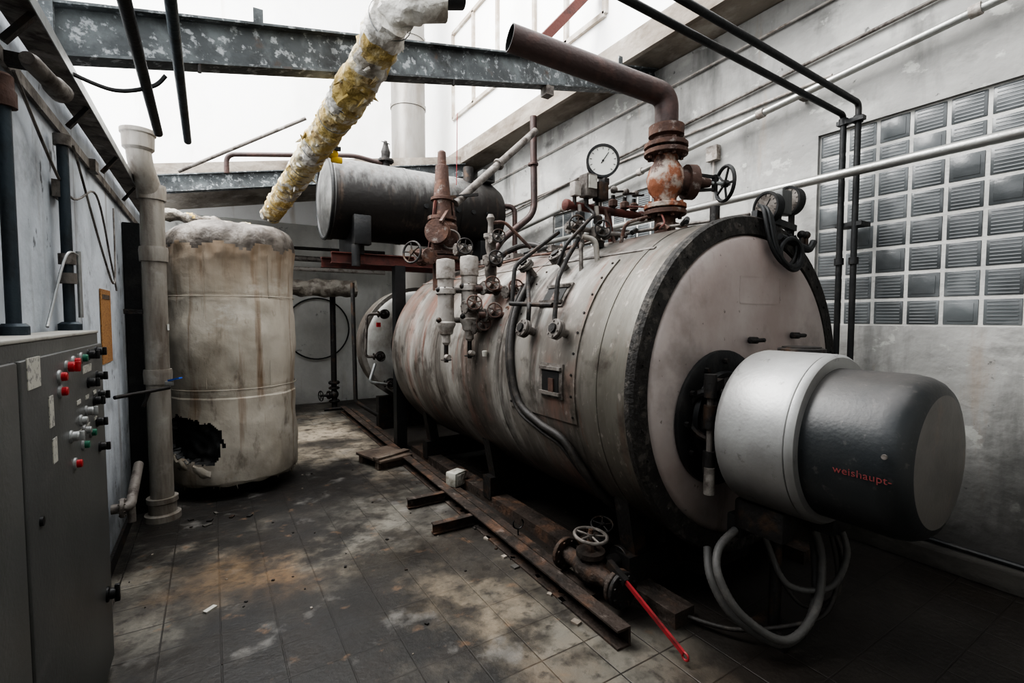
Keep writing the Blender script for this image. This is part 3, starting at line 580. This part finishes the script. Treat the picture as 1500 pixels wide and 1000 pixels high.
b.flange((3.0,5.14,3.55),(0.74,0.16,0.65),0.07,0.03,greydark_m,6); b.done()
b=B('brown_drop_pipe'); b.sweep(fillet([(3.72,5.45,4.38),(3.74,5.45,3.10),(3.25,5.55,2.70),(3.05,5.6,2.25)],0.15),0.045,pipebrown_m,14)
b.flange((3.72,5.45,3.75),(0,0,1),0.07,0.03,pipebrown_m,6); b.done()

# ------------------------------------------------------------------ rear boiler, upper tank, post
b=B('rear_boiler'); cx,cz,R=2.72,1.28,0.86
b.lathe((cx,7.05,cz),(0,1,0),[(0.06,R-0.02),(0.02,R-0.05),(0.0,R-0.09),(-0.03,R-0.3),(-0.04,0.02)],rearface_m,64)
b.lathe((cx,7.05,cz),(0,1,0),[(0.04,R-0.03),(0.04,R+0.02),(0.10,R+0.02),(0.10,R),(0.45,R),(0.50,R-0.1),(0.52,0.2)],boil_m,64)
b.torus((cx,7.02,cz),(0,1,0),0.45,0.02,dark_m,40,8)
for y in (7.3,): b.box((cx,y,0.25),(1.2,0.15,0.5),dark_m)
for (x,z,w) in ((2.12,1.75,1),(2.05,1.15,0),(2.2,0.75,0)):
    b.cyl((x,7.0,z),(x,6.82,z),0.03,dark_m); b.flange((x,6.9,z),(0,1,0),0.07,0.03,dark_m,6)
    b.valve((x-0.05,6.82,z),(1,0,0),(0,-1,0),0.06,dark_m,dark_m,0.06)
b.box((1.98,6.72,1.60),(0.05,0.05,0.06),redb_m)
b.sweep(fillet([(2.02,6.82,1.75),(1.85,6.82,1.75),(1.82,6.82,1.15),(2.0,6.82,1.15)],0.06),0.02,greydark_m)
b.sweep(fillet([(1.95,6.8,1.05),(1.85,6.75,0.8),(2.1,6.75,0.75)],0.06),0.022,galv_m)
b.sweep(fillet([(1.75,7.2,2.2),(1.72,7.0,0.5),(2.0,6.9,0.3)],0.06),0.03,dark_m)
b.done()
b=B('condensate_tank'); tz,ty,tr,tx0,tx1=3.14,6.2,0.48,1.20,3.50
b.lathe((0,ty,tz),(1,0,0),[(tx0+0.03,tr+0.012),(tx0+0.07,tr+0.012),(tx0+0.07,tr),(2.1,tr),(2.1,tr+.006),(2.14,tr+.006),(2.14,tr),(2.8,tr),(2.8,tr+.006),(2.84,tr+.006),(2.84,tr),(tx1-0.15,tr),(tx1,tr-0.08)],utank_m,64,False)
b.lathe((0,ty,tz),(1,0,0),[(tx0+0.03,tr+0.012),(tx0,tr-0.01),(tx0-0.01,tr-0.06),(tx0-0.05,tr*0.55),(tx0-0.06,0.01)],utankf_m,64,True)
b.torus((tx0+0.0,ty,tz),(1,0,0),tr,0.022,black_m,64,8)
b.lathe((0,ty,tz),(1,0,0),[(tx1,tr-0.08),(tx1+0.08,0.2),(tx1+0.09,0.01)],utank_m,64,True)
for x in (1.50,3.2):
    b.box((x,ty,2.60),(0.14,0.7,0.30),black_m,None,0.01)
b.box((1.52,ty-0.42,2.72),(0.20,0.12,0.34),black_m,None,0.01); b.cyl((1.45,ty-.42,2.55),(1.45,ty-.42,2.3),0.05,black_m)
for y in (ty-0.3,ty+0.3): b.ibeam((1.2,y,2.40),(3.9,y,2.40),0.13,0.09,0.012,redbrown_m)
b.box((2.0,ty-0.3,1.17),(0.13,0.13,2.34),black_m); b.box((2.0,ty-0.3,0.015),(0.3,0.3,0.03),black_m)
b.box((3.85,ty,1.17),(0.12,0.12,2.34),black_m)
b.cyl((1.95,ty,3.58),(1.95,ty,3.78),0.05,dark_m); b.flange((1.95,ty,3.70),(0,0,1),0.10,0.03,dark_m,6); b.lathe((1.95,ty,3.75),(0,0,1),[(0,0.05),(0.06,0.06),(0.12,0.04),(0.2,0.02)],dark_m,14); b.wheel((1.95,ty,3.93),(0.2,-0.4,1),0.05,dark_m,4)
b.cyl((3.0,ty-0.25,3.5),(3.0,ty-0.25,3.72),0.07,dark_m); b.box((3.25,ty-0.3,3.62),(0.2,0.16,0.16),cab_m,None,0.02); b.box((3.25,ty-0.39,3.62),(0.12,0.02,0.1),blackp_m)
b.sweep(fillet([(1.9,ty,3.66),(1.55,ty,3.70),(0.2,ty+0.5,3.62),(0.2,ty+0.5,3.4)],0.1),0.028,pipebrown_m,12)
b.sweep(fillet([(3.4,ty-0.3,3.25),(3.65,ty-0.4,3.25),(3.65,ty-0.4,2.6)],0.1),0.035,pipebrown_m,12)
for k in range(5): b.cyl((2.3+k*0.22,ty-0.47,3.08),(2.3+k*0.22,ty-0.50,3.08),0.03,black_m,seg=10)
b.done()
b=B('chimney_flue')
prof=[(0,0.29)]
for k in range(7):
    z=1.95+k*1.15; prof+=[(z,0.29),(z+1.07,0.29),(z+1.07,0.305),(z+1.13,0.305),(z+1.13,0.29)]
b.lathe((3.02,8.3,0),(0,0,1),prof,chim_m,40); b.done()

# ------------------------------------------------------------------ insulated white tank
b=B('insulated_hot_water_tank'); tx,ty=0.19,5.72; R=0.57
prof=[(0.12,0.50,0),(0.13,0.55,0)]
z=0.16
while z<1.0: prof.append((z,R,0)); z+=0.014
while z<2.42: prof.append((z,R,0)); z+=0.025
for (zz,rr) in ((2.46,R-0.005),(2.50,R-0.02),(2.54,R-0.05),(2.58,R-0.10),(2.61,R-0.18),(2.63,R-0.30),(2.64,0.1),(2.645,0.01)): prof.append((zz,rr,1))
seg=240; rings=[]
mw,mt=b.mi(tankw_m),b.mi(tankt_m); mdk=b.mi(black_m)
def tr_(z,a):
    return noise.noise(V((math.cos(a)*1.6,math.sin(a)*1.6,z*1.7)))*0.022+noise.noise(V((math.cos(a)*5,math.sin(a)*5,z*5)))*0.010
for (z,r,t) in prof:
    bulge=0.008*math.sin(z*5.5); ring=[]
    for k in range(seg):
        a=2*pi*k/seg; rr=max(r+bulge*(0 if t else 1)+tr_(z,a)*(1.4 if t else 1)*(1 if r>0.3 else 0.3),0.005)
        if abs(z-1.03)<0.02 or abs(z-1.9)<0.02: rr-=0.006
        if z<0.95: rr+=0.010
        if z>2.25: rr+=0.012*noise.noise(V((math.cos(a)*9,math.sin(a)*9,z*9)))
        zz=z+(tr_(z*2,a*1.0)*1.6 if t else 0)
        if z<0.14: zz+=0.03*noise.noise(V((math.cos(a)*4,math.sin(a)*4,1)))
        ring.append(b.bm.verts.new((tx+math.cos(a)*rr,ty+math.sin(a)*rr,zz)))
    rings.append(ring)
for i in range(len(rings)-1):
    for k in range(seg):
        f=b.bm.faces.new((rings[i][k],rings[i][(k+1)%seg],rings[i+1][(k+1)%seg],rings[i+1][k])); 
        zc=prof[i][0]; a=2*pi*(k+.5)/seg
        f.material_index=mt if (prof[i+1][2] or zc>2.36+0.06*noise.noise(V((a*3,2,1)))+0.05*noise.noise(V((a*9,5,1)))) else mw
        da=(math.degrees(a)-229+180)%360-180; dz=(zc-0.56)/0.20
        e=abs(da/29)**3+abs(dz+da*0.010)**3+0.55*noise.noise(V((a*8,zc*8,1)))+0.3*noise.noise(V((a*25,zc*25,1)))
        if e<1.0 and 0.3<zc<0.9: f.material_index=mdk
b.bm.faces.new(list(reversed(rings[0]))); b.bm.faces.new(rings[-1])
for f in [f for f in b.bm.faces if f.material_index==mdk]:
    for v in f.verts:
        if all(g.material_index==mdk for g in v.link_faces):
            v.tag=True
for v in b.bm.verts:
    if v.tag:
        d=V((v.co.x-tx,v.co.y-ty,0)); d.normalize(); v.co-=d*(0.05+0.03*noise.noise(v.co*14)); v.tag=False
for k in range(90):
    a=2*pi*k/90+random.uniform(-.03,.03); p=V((tx+math.cos(a)*0.56,ty+math.sin(a)*0.56,0.14))
    if random.random()<0.4: b.cyl(p,p+V((random.uniform(-.02,.02),random.uniform(-.02,.02),-random.uniform(.02,.07))),0.006,tankw_m,0.002,6)
fl_m=b.mi(tankw_m); rows=[]
for i in range(7):
    row=[]
    for k in range(12):
        a=math.radians(208+k*3.6); rr=R+0.015+0.028*math.sin(i/6*pi)+0.02*noise.noise(V((k*.6,i*.5,3)))
        row.append(b.bm.verts.new((tx+math.cos(a)*rr,ty+math.sin(a)*rr,0.44-i*0.018-0.012*k+0.035*noise.noise(V((k*.8,i*.3,0))))))
    rows.append(row)
for i in range(6):
    for k in range(11):
        f=b.bm.faces.new((rows[i][k],rows[i][k+1],rows[i+1][k+1],rows[i+1][k])); f.material_index=fl_m
for z in (1.03,1.9):
    b.torus((tx,ty,z),(0,0,1),R+0.004,0.004,tankw_m,80,6)
for am in (245,300):
    a=math.radians(am); b.sweep([(tx+math.cos(a)*(R+.004),ty+math.sin(a)*(R+.004),z) for z in (1.05,1.4,1.9,2.3)],0.004,tankw_m,6)
b.cyl((tx,ty,0.0),(tx,ty,0.16),0.38,black_m)
b.done()

# ------------------------------------------------------------------ left large pipe
b=B('drain_downpipe'); x,y=-0.39,4.98
b.sweep(fillet([(x,y,0.0),(x,y,2.72),(x-0.06,y-0.16,2.93),(x-0.06,y-0.16,3.16)],0.13,8),0.084,galvp_m,28)
b.lathe((x,y,0),(0,0,1),[(0,0.13),(0.05,0.13),(0.06,0.10),(0.14,0.10),(0.15,0.113),(0.19,0.113),(0.19,0.085)],galvp_m,28)
for z in (1.15,2.16,2.66): b.lathe((x,y,z),(0,0,1),[(0,0.085),(0.0,0.098),(0.09,0.102),(0.12,0.098),(0.12,0.085)],galvp_m,28)
b.lathe((x-0.06,y-0.16,3.00),(0,0,1),[(0,0.085),(0.02,0.104),(0.12,0.108),(0.13,0.118),(0.16,0.118),(0.16,0.076),(0.12,0.076)],galvp_m,28)
b.box((x-0.11,y,1.75),(0.2,0.03,0.04),dark_m); b.box((x+0.083,y-0.03,1.62),(0.012,0.04,0.05),white_m)
b.done()
simple_box('dark_wall_strip',(-0.615,5.2,0.0),(-0.50,5.42,2.5),black_m)  # black upright strip on the left wall behind the downpipe
b=B('blue_tap'); b.cyl((-0.60,4.4,1.13),(-0.30,4.72,1.14),0.014,dark_m); b.box((-0.30,4.74,1.17),(0.06,0.04,0.04),galv_m,None,0.005); b.bar((-0.30,4.74,1.195),(-0.22,4.66,1.22),0.03,0.012,blue_m); b.cyl((-0.42,4.6,1.13),(-0.46,4.6,1.02),0.012,dark_m,seg=8); b.done()
b=B('wall_stub_pipe'); b.sweep(fillet([(-0.6,4.1,0.42),(-0.50,4.1,0.42),(-0.50,4.6,0.58)],0.08),0.032,greydark_m); b.flange((-0.54,4.1,0.42),(1,0,0),0.065,0.025,greydark_m,6); b.cyl((-0.50,4.15,0.42),(-0.50,4.15,0.30),0.025,greydark_m); b.done()
b=B('orange_poster'); b.box((XL+0.006,4.30,1.64),(0.006,0.36,0.50),poster_m); b.box((XL+0.010,4.30,1.84),(0.003,0.26,0.03),wood_m); b.done()
b=B('conduit_riser')
b.sweep(fillet([(-0.57,3.06,1.66),(-0.57,3.06,2.55)],0.05),0.022,blued_m); 
b.lathe((-0.57,3.06,1.64),(0,0,1),[(0,0.045),(0.03,0.045),(0.04,0.03)],blued_m,16)
for z in (1.86,1.95,2.5): b.lathe((-0.57,3.06,z),(0,0,1),[(0,0.023),(0.0,0.033),(0.05,0.033),(0.05,0.023)],greydark_m,12)
b.cyl((-0.54,3.12,1.70),(-0.54,3.12,2.02),0.010,galv_m); b.sweep(smoothp([(-0.54,3.10,2.0),(-0.56,2.98,1.98),(-0.595,2.86,1.72),(-0.595,2.8,1.66)]),0.006,galv_m,8)
b.done()
b=B('conduit_riser'); b.cyl((-0.57,2.29,1.66),(-0.57,2.29,2.46),0.020,blued_m)
b.lathe((-0.57,2.29,1.64),(0,0,1),[(0,0.04),(0.03,0.04),(0.04,0.03)],blued_m,16)
b.lathe((-0.57,2.29,2.40),(0,0,1),[(0,0.021),(0,0.036),(0.05,0.036),(0.06,0.03),(0.10,0.03),(0.11,0.02)],rust_m,14); b.done()
b=B('cable_tray')
b.box((XL+0.07,4.0,2.78),(0.10,6.4,0.012),greydark_m); b.box((XL+0.12,4.0,2.80),(0.008,6.4,0.05),galv_m); b.box((XL+0.016,4.0,2.62),(0.016,6.4,0.05),greydark_m)
for y in (1.5,2.4,3.3,4.2,5.1): b.bar((XL+0.03,y,2.66),(XL+0.11,y,2.77),0.03,0.02,dark_m)
for k in range(4): b.sweep(smoothp([(XL+0.04+k*0.02,1.0+j*0.8,2.80+0.012*math.sin(j*2.1+k)) for j in range(8)],4),0.009,[black_m,greydark_m,hose_m,black_m][k],6)
b.sweep(smoothp([(XL+.03,2.5,2.6),(XL+.04,3.2,2.3),(XL+.04,3.9,2.45),(XL+.03,4.4,2.1),(XL+.03,4.6,1.9)],8),0.006,greydark_m,6)
b.sweep(smoothp([(XL+.03,3.4,2.6),(XL+.06,3.9,2.1),(XL+.06,4.3,1.95),(XL+.03,4.6,2.5)],8),0.006,greydark_m,6)
b.sweep(smoothp([(XL+.07,2.9,2.8),(XL+.25,3.0,2.78),(XL+.40,3.02,2.84),(XL+.46,3.0,2.90)],8),0.01,black_m,6)
b.box((XL+0.025,3.1,2.30),(0.03,0.12,0.08),greydark_m); b.box((XL+0.03,3.9,2.62),(0.04,0.1,0.07),greydark_m)
b.done()
b=B('bulkhead_lamp'); b.lathe((XL+0.10,2.35,2.60),(0.15,1,-0.05),[(0,0.022),(0.03,0.03),(0.18,0.03),(0.20,0.038),(0.26,0.04),(0.27,0.02)],greydark_m,20); b.bar((XL+.01,2.45,2.62),(XL+.10,2.45,2.62),0.05,0.04,dark_m); b.done()
b=B('hanging_conduit'); b.cyl((-0.24,0.9,2.92),(-0.24,3.62,2.80),0.024,black_m); b.done()
b=B('hanging_conduit'); b.cyl((-0.10,0.9,2.96),(-0.10,3.82,2.84),0.022,blued_m); b.done()

# ------------------------------------------------------------------ electrical cabinet
b=B('electrical_control_cabinet'); cx0,cx1,cy0,cy1,ch=XL+0.012,-0.46,1.15,2.98,1.63
b.box(((cx0+cx1)/2,(cy0+cy1)/2,0.05+ch/2-0.025),(cx1-cx0,cy1-cy0,ch-0.05),cab_m,None,0.006)
b.box(((cx0+cx1)/2-0.005,(cy0+cy1)/2,0.03),(cx1-cx0-0.02,cy1-cy0-0.04,0.06),black_m)
b.box(((cx0+cx1)/2+0.003,(cy0+cy1)/2,ch+0.004),(cx1-cx0,cy1-cy0+0.01,0.012),cabtop_m,None,0.003)
b.box((cx1+0.008,2.39,0.82),(0.018,1.14,1.52),cab_m,None,0.006)
b.box((cx1+0.008,1.48,0.82),(0.018,0.62,1.52),cab_m,None,0.006)
b.box((cx1+0.002,1.805,0.82),(0.01,0.02,1.52),blackp_m)
def button(y,z,mat,kind=0):
    x=cx1+0.017; y=y-0.03; b.lathe((x,y,z),(1,0,0),[(0,0.023),(0.006,0.023),(0.008,0.019)],galv_m if mat is not blackp_m else blackp_m,16)
    if kind==0: b.lathe((x,y,z),(1,0,0),[(0,0.015),(0.02,0.015),(0.023,0.012)],mat,16)
    else: b.lathe((x,y,z),(1,0,0),[(0,0.018),(0.022,0.018),(0.026,0.015)],mat,16); b.box((x+0.032,y,z),(0.016,0.010,0.036),mat,None,0.003)
for (y,z,m,k) in ((2.32,1.525,redb_m,1),(2.42,1.535,redb_m,0),(2.55,1.54,green_m,0),(2.68,1.545,blackp_m,1),(2.84,1.55,blackp_m,1),(2.22,1.50,redb_m,0),(2.22,1.45,redb_m,0),
    (2.66,1.43,blackp_m,1),(2.84,1.44,blackp_m,1),
    (2.34,1.27,galv_m,1),(2.50,1.30,galv_m,0),(2.60,1.32,galv_m,1),(2.56,1.25,galv_m,0),(2.76,1.34,blackp_m,1),(2.88,1.35,blackp_m,1),
    (2.38,1.16,redb_m,0),(2.52,1.20,green_m,0),(2.66,1.22,green_m,0),(2.80,1.24,blackp_m,1),(2.84,1.12,blackp_m,1)):
    button(y,z,m,k)
b.box((cx1+0.018,2.08,1.40),(0.003,0.05,0.10),label_m); b.box((cx1+0.018,2.10,1.27),(0.003,0.05,0.08),label_m); b.box((cx1+0.018,1.92,1.54),(0.003,0.12,0.09),label_m)
b.box((cx1+0.018,2.62,1.49),(0.003,0.16,0.03),label_m)
for y in (2.45,2.6,2.75): b.box((cx1+0.018,y,1.375),(0.003,0.06,0.016),label_m); b.box((cx1+0.018,y,1.26),(0.003,0.05,0.012),label_m)
b.lathe((cx1+0.015,2.84,0.42),(1,0,0),[(0,0.035),(0.01,0.035),(0.015,0.025),(0.035,0.025)],blackp_m,20); b.box((cx1+0.055,2.84,0.42),(0.02,0.02,0.08),blackp_m,None,0.003)
b.lathe((cx1+0.015,1.92,1.10),(1,0,0),[(0,0.014),(0.010,0.014)],blackp_m,12)
b.done()

# ------------------------------------------------------------------ yellow insulated pipe
b=B('insulated_overhead_pipe')
P=[V((0.83,2.50,3.25)),V((0.79,3.0,3.12)),V((0.77,3.5,3.09)),V((0.74,4.2,3.05)),V((0.71,5.0,3.01)),V((0.67,5.8,2.97)),V((0.64,6.5,2.93))]
Q=smoothp(P,22)
rings=b.sweep(Q,0.108,wool_m,40,True); b.rough(rings,Q,0.022,6,0.022,24)
mf=b.mi(foil_m)
for f in b.bm.faces:
    c=f.calc_center_median()
    if noise.noise(c*5.0+V((4,1,2)))>0.36 or c.y<2.60: f.material_index=mf
Q2=fillet([(0.84,2.66,3.20),(0.85,2.48,3.30),(1.06,2.46,3.40)],0.1,10)
rg2=b.sweep(Q2,0.112,foil_m,36,True); b.rough(rg2,Q2,0.07,6,0.03,18)
b.cyl((0.98,2.47,3.37),(1.20,2.45,3.43),0.055,black_m,seg=24)
for k in range(80):
    p=random.choice(Q); a=random.uniform(0,2*pi); o=V((math.cos(a)*0.11,0,math.sin(a)*0.11)); 
    q0=p+o; q1=q0+V((random.uniform(-.05,.05),random.uniform(-.06,.06),random.uniform(-.05,.02))); b.sweep([q0,(q0+q1)/2,q1],[0.014,0.010,0.002],random.choice([wool_m,foil_m,wool_m]),6)
for k in range(14):
    i=random.randrange(len(Q)); b.torus(Q[i],(0,1,-0.1),0.112,0.003,galv_m,24,5)
b.ball((0.86,4.15,3.03),0.045,yel_m,(1.2,0.8,1)); b.box((0.90,4.15,2.98),(0.09,0.03,0.05),yel_m,None,0.01); b.box((0.9,4.12,3.06),(0.05,0.03,0.03),black_m)
b.done()
b=B('insulated_rear_pipe')
Q=[V((-0.55+0.02*i*1.5,6.9,2.90-0.003*i)) for i in range(34)]
rg=b.sweep(Q,0.06,greyfoil_m,20); b.rough(rg,Q,0.04,9,0.02,25)
mw_=b.mi(wool_m)
for f in b.bm.faces:
    if noise.noise(f.calc_center_median()*5)>0.22: f.material_index=mw_
b.done()
b=B('lagged_wall_pipe')
Q=[V((0.95+0.03*i,9.0,2.22)) for i in range(44)]
rg=b.sweep(Q,0.15,greyfoil_m,20); b.rough(rg,Q,0.05,7)
b.cyl((-0.6,9.6,2.78),(3,9.6,2.78),0.05,greydark_m); b.cyl((-0.6,9.7,2.60),(3,9.7,2.60),0.04,grey_m); b.cyl((-0.6,9.7,2.95),(3,9.7,3.0),0.03,dark_m)
b.done()
b=B('rear_wall_pipework'); b.cyl((1.90,9.3,0.0),(1.90,9.3,2.1),0.05,dark_m); b.flange((1.90,9.3,0.5),(0,0,1),0.1,0.04,dark_m,6); b.valve((1.90,9.3,0.28),(0,0,1),(-1,-.3,0),0.12,dark_m); b.cyl((1.7,9.2,0.03),(2.1,9.2,0.03),0.03,dark_m)
b.done()
b=B('wire_hoop'); b.torus((1.78,10.14,1.48),(0,1,0),0.60,0.014,black_m,48,8); b.done()
b=B('thin_roof_pipe'); b.cyl((-0.30,7.4,3.52),(1.12,6.9,4.30),0.022,greydark_m); b.done()
b=B('small_vent_rod'); b.cyl((2.0,7.2,3.5),(2.2,7.2,4.1),0.02,galv_m); b.done()

# ------------------------------------------------------------------ right wall pipes
b=B('handrail_pipe'); b.cyl((3.93,-0.8,2.76),(3.93,5.7,2.72),0.033,bare_m,seg=20)
for y in (0.4,2.25,4.2): b.bar((3.93,y,2.72),(4.24,y,2.72),0.03,0.03,greydark_m)
b.done()
b=B('sloping_wall_pipe'); b.cyl((4.14,-0.3,3.78),(4.14,9.0,2.80),0.028,bare_m,seg=16)
for y in (0.8,2.2,3.6,5.0): z=3.78-(y+0.3)*0.1054; b.box((4.19,y,z),(0.10,0.04,0.05),greydark_m); b.lathe((4.14,y+0.3,z-0.03),(0,1,-0.1),[(0,0.03),(0,0.04),(0.06,0.04),(0.06,0.03)],grey_m,12)
b.done()
b=B('wall_conduit'); b.cyl((4.22,-0.3,3.98),(4.22,8.5,3.30),0.014,greydark_m,seg=10); b.cyl((4.22,0.5,4.25),(4.22,8.5,4.00),0.010,grey_m,seg=8)
b.cyl((4.23,2.0,3.62),(4.23,7.5,3.50),0.012,grey_m,seg=8)
b.box((4.21,3.05,3.30),(0.06,0.12,0.14),grey_m); b.cyl((4.22,3.05,3.25),(4.22,3.05,2.6),0.01,grey_m,seg=8); b.done()
b=B('fuel_supply_pipe')
for (y,dz,xx) in ((1.84,-0.04,4.08),(1.75,0.02,4.10)):
    b.sweep(fillet([(0.4,y-0.12,3.29+dz),(xx,y,3.26+dz),(xx,y,0.25)],0.05),0.021,black_m,14)
    for z in (3.14,2.1): b.lathe((xx,y,z),(0,0,1),[(0,0.022),(0,0.032),(0.05,0.032),(0.05,0.022)],black_m,12)
b.bar((4.08,1.70,3.16),(4.08,1.88,3.16),0.05,0.03,black_m); b.bar((4.16,1.70,2.4),(4.16,1.88,2.4),0.15,0.03,black_m)
b.done()
b=B('brown_steel_strut'); b.bar((2.95,4.5,4.50),(3.76,4.3,5.42),0.10,0.13,redbrown_m,up=(0,1,0)); b.done()
b=B('red_cable'); b.cyl((2.15,4.5,3.75),(2.16,4.55,3.05),0.004,red_m,seg=6); b.done()

# ------------------------------------------------------------------ floor items
b=B('floor_steel_rail')
a=V((1.80,1.74,0)); c=V((2.02,9.0,0)); d=(c-a).normalized()
b.bar(a+V((0,0,0.055)),c+V((0,0,0.055)),0.012,0.10,railst_m); b.bar(a+V((-0.04,0,0.100)),c+V((-0.04,0,0.100)),0.09,0.012,railst_m); b.bar(a+V((-0.04,0,0.006)),c+V((-0.04,0,0.006)),0.09,0.012,railst_m)
b.bar(a+V((0.13,0.4,0.02)),c+V((0.13,0,0.02)),0.07,0.04,railst_m)
for (y,x0) in ((3.48,1.43),(4.08,1.44)):
    b.ibeam((x0,y,0.05),(1.86,y,0.05),0.08,0.06,0.008,railst_m)
b.done()
b=B('floor_board'); R_=Matrix.Rotation(0.25,3,'Z'); b.box((1.68,5.55,0.10),(0.42,0.55,0.03),wood_m,R_,0.004)
for o in (-0.18,0.18): b.box(V((1.68,5.55,0.045))+R_@V((0,o,0)),(0.40,0.08,0.08),wood_m,R_)
b.box(V((1.70,5.5,0.128))+R_@V((0,-0.1,0)),(0.46,0.10,0.025),wood_m,Matrix.Rotation(0.4,3,'Z')); b.done()
b=B('white_junction_box'); R_=Matrix.Rotation(0.4,3,'Z'); b.box((2.03,4.32,0.11),(0.17,0.13,0.14),box_m,R_,0.012); b.box(V((2.03,4.32,0.11))+R_@V((0,-0.067,0)),(0.12,0.006,0.10),foil_m,R_,0.002); b.done()
b=B('floor_gate_valve')
b.lathe((1.95,1.98,0.15),(0,1,0),[(0,0.05),(0.12,0.055),(0.2,0.09),(0.28,0.09),(0.36,0.055),(0.48,0.05)],railst_m,20)
b.flange((1.95,1.98,0.15),(0,1,0),0.105,0.03,railst_m,8); b.flange((1.95,2.46,0.15),(0,1,0),0.105,0.03,railst_m,8); b.flange((1.95,1.945,0.15),(0,1,0),0.105,0.025,dark_m,8)
b.lathe((1.95,2.22,0.2),(0,0,1),[(0,0.07),(0.04,0.06),(0.04,0.09),(0.07,0.09),(0.07,0.04),(0.14,0.02),(0.2,0.014)],railst_m,16)
b.wheel((1.95,2.22,0.36),(0.05,-0.1,1),0.10,greydark_m,5)
b.cyl((1.95,2.46,0.15),(2.5,2.6,0.15),0.045,dark_m); b.flange((2.2,2.53,0.15),(1,0.25,0),0.09,0.03,dark_m,6)
b.valve((2.15,2.35,0.20),(0.3,1,0),(-0.2,-0.3,1),0.08,dark_m,dark_m,0.07)
b.done()
b=B('red_lever'); b.bar((1.93,2.0,0.27),(1.92,1.50,0.06),0.014,0.024,red_m); b.bar((1.93,2.04,0.275),(1.93,1.9,0.22),0.035,0.045,dark_m); b.torus((1.92,1.49,0.05),(1,0,0),0.018,0.006,red_m,14,6); b.done()
b=B('cable_hook'); b.torus((1.95,3.05,0.13),(0.3,1,0),0.04,0.006,black_m,16,6,0,4.6); b.cyl((1.95,3.05,0.0),(1.95,3.05,0.09),0.006,black_m,seg=6); b.done()
b=B('floor_debris')
for k in range(90):
    x=random.uniform(-0.5,2.6); y=random.uniform(1.6,8); r=random.uniform(0.004,0.011)
    b.box((x,y,r*0.4),(r*2,r*1.4,r*0.8),random.choice([conc_m,dark_m,dark_m,railst_m]),Matrix.Rotation(random.uniform(0,3),3,'Z'))
b.box((-0.05,3.25,0.006),(0.07,0.03,0.01),box_m,Matrix.Rotation(0.7,3,'Z'))
for k in range(6):
    b.box((0.05+random.uniform(-.3,.25),4.75+random.uniform(-.2,.2),0.006),(random.uniform(.03,.07),random.uniform(.02,.04),0.010),random.choice([dark_m,kerb_m]),Matrix.Rotation(random.uniform(0,3),3,'Z'))
for k in range(30):
    t=random.random(); b.box((1.80+random.uniform(-.12,.05)+t*.1,2.0+t*2.2,0.006),(random.uniform(.02,.05),random.uniform(.02,.05),0.012),random.choice([kerb_m,conc_m]),Matrix.Rotation(random.uniform(0,3),3,'Z'))
b.done()

# ------------------------------------------------------------------ light, world, camera
w=bpy.data.worlds.new('World'); bpy.context.scene.world=w; w.use_nodes=True
bg=w.node_tree.nodes['Background']; bg.inputs[0].default_value=(0.96,0.98,1.0,1); bg.inputs[1].default_value=2.7
def area(name,loc,target,sx,sy,power,col=(1,1,1)):
    l=bpy.data.lights.new(name,'AREA'); l.shape='RECTANGLE'; l.size=sx; l.size_y=sy; l.energy=power; l.color=col
    o=bpy.data.objects.new(name,l); o.location=loc; o.rotation_euler=(V(target)-V(loc)).to_track_quat('-Z','Y').to_euler(); bpy.context.scene.collection.objects.link(o)
area('skylight_lamp',(-1.5,5.5,8.5),(2.0,5.0,1.5),4,6,1300,(1,0.985,0.96))
cam=bpy.data.cameras.new('camera'); cam.lens=17; cam.sensor_width=36; cam.clip_start=0.05
co=bpy.data.objects.new('camera',cam); bpy.context.scene.collection.objects.link(co)
co.location=(0,0,1.7); th=math.radians(31.85); ph=math.atan(0.0494)
F=V((math.sin(th)*math.cos(ph),math.cos(th)*math.cos(ph),-math.sin(ph)))
co.rotation_euler=F.to_track_quat('-Z','Y').to_euler()
bpy.context.scene.camera=co
bpy.context.scene.view_settings.view_transform='AgX'
try: bpy.context.scene.view_settings.look='AgX - High Contrast'
except Exception as e: print(e)
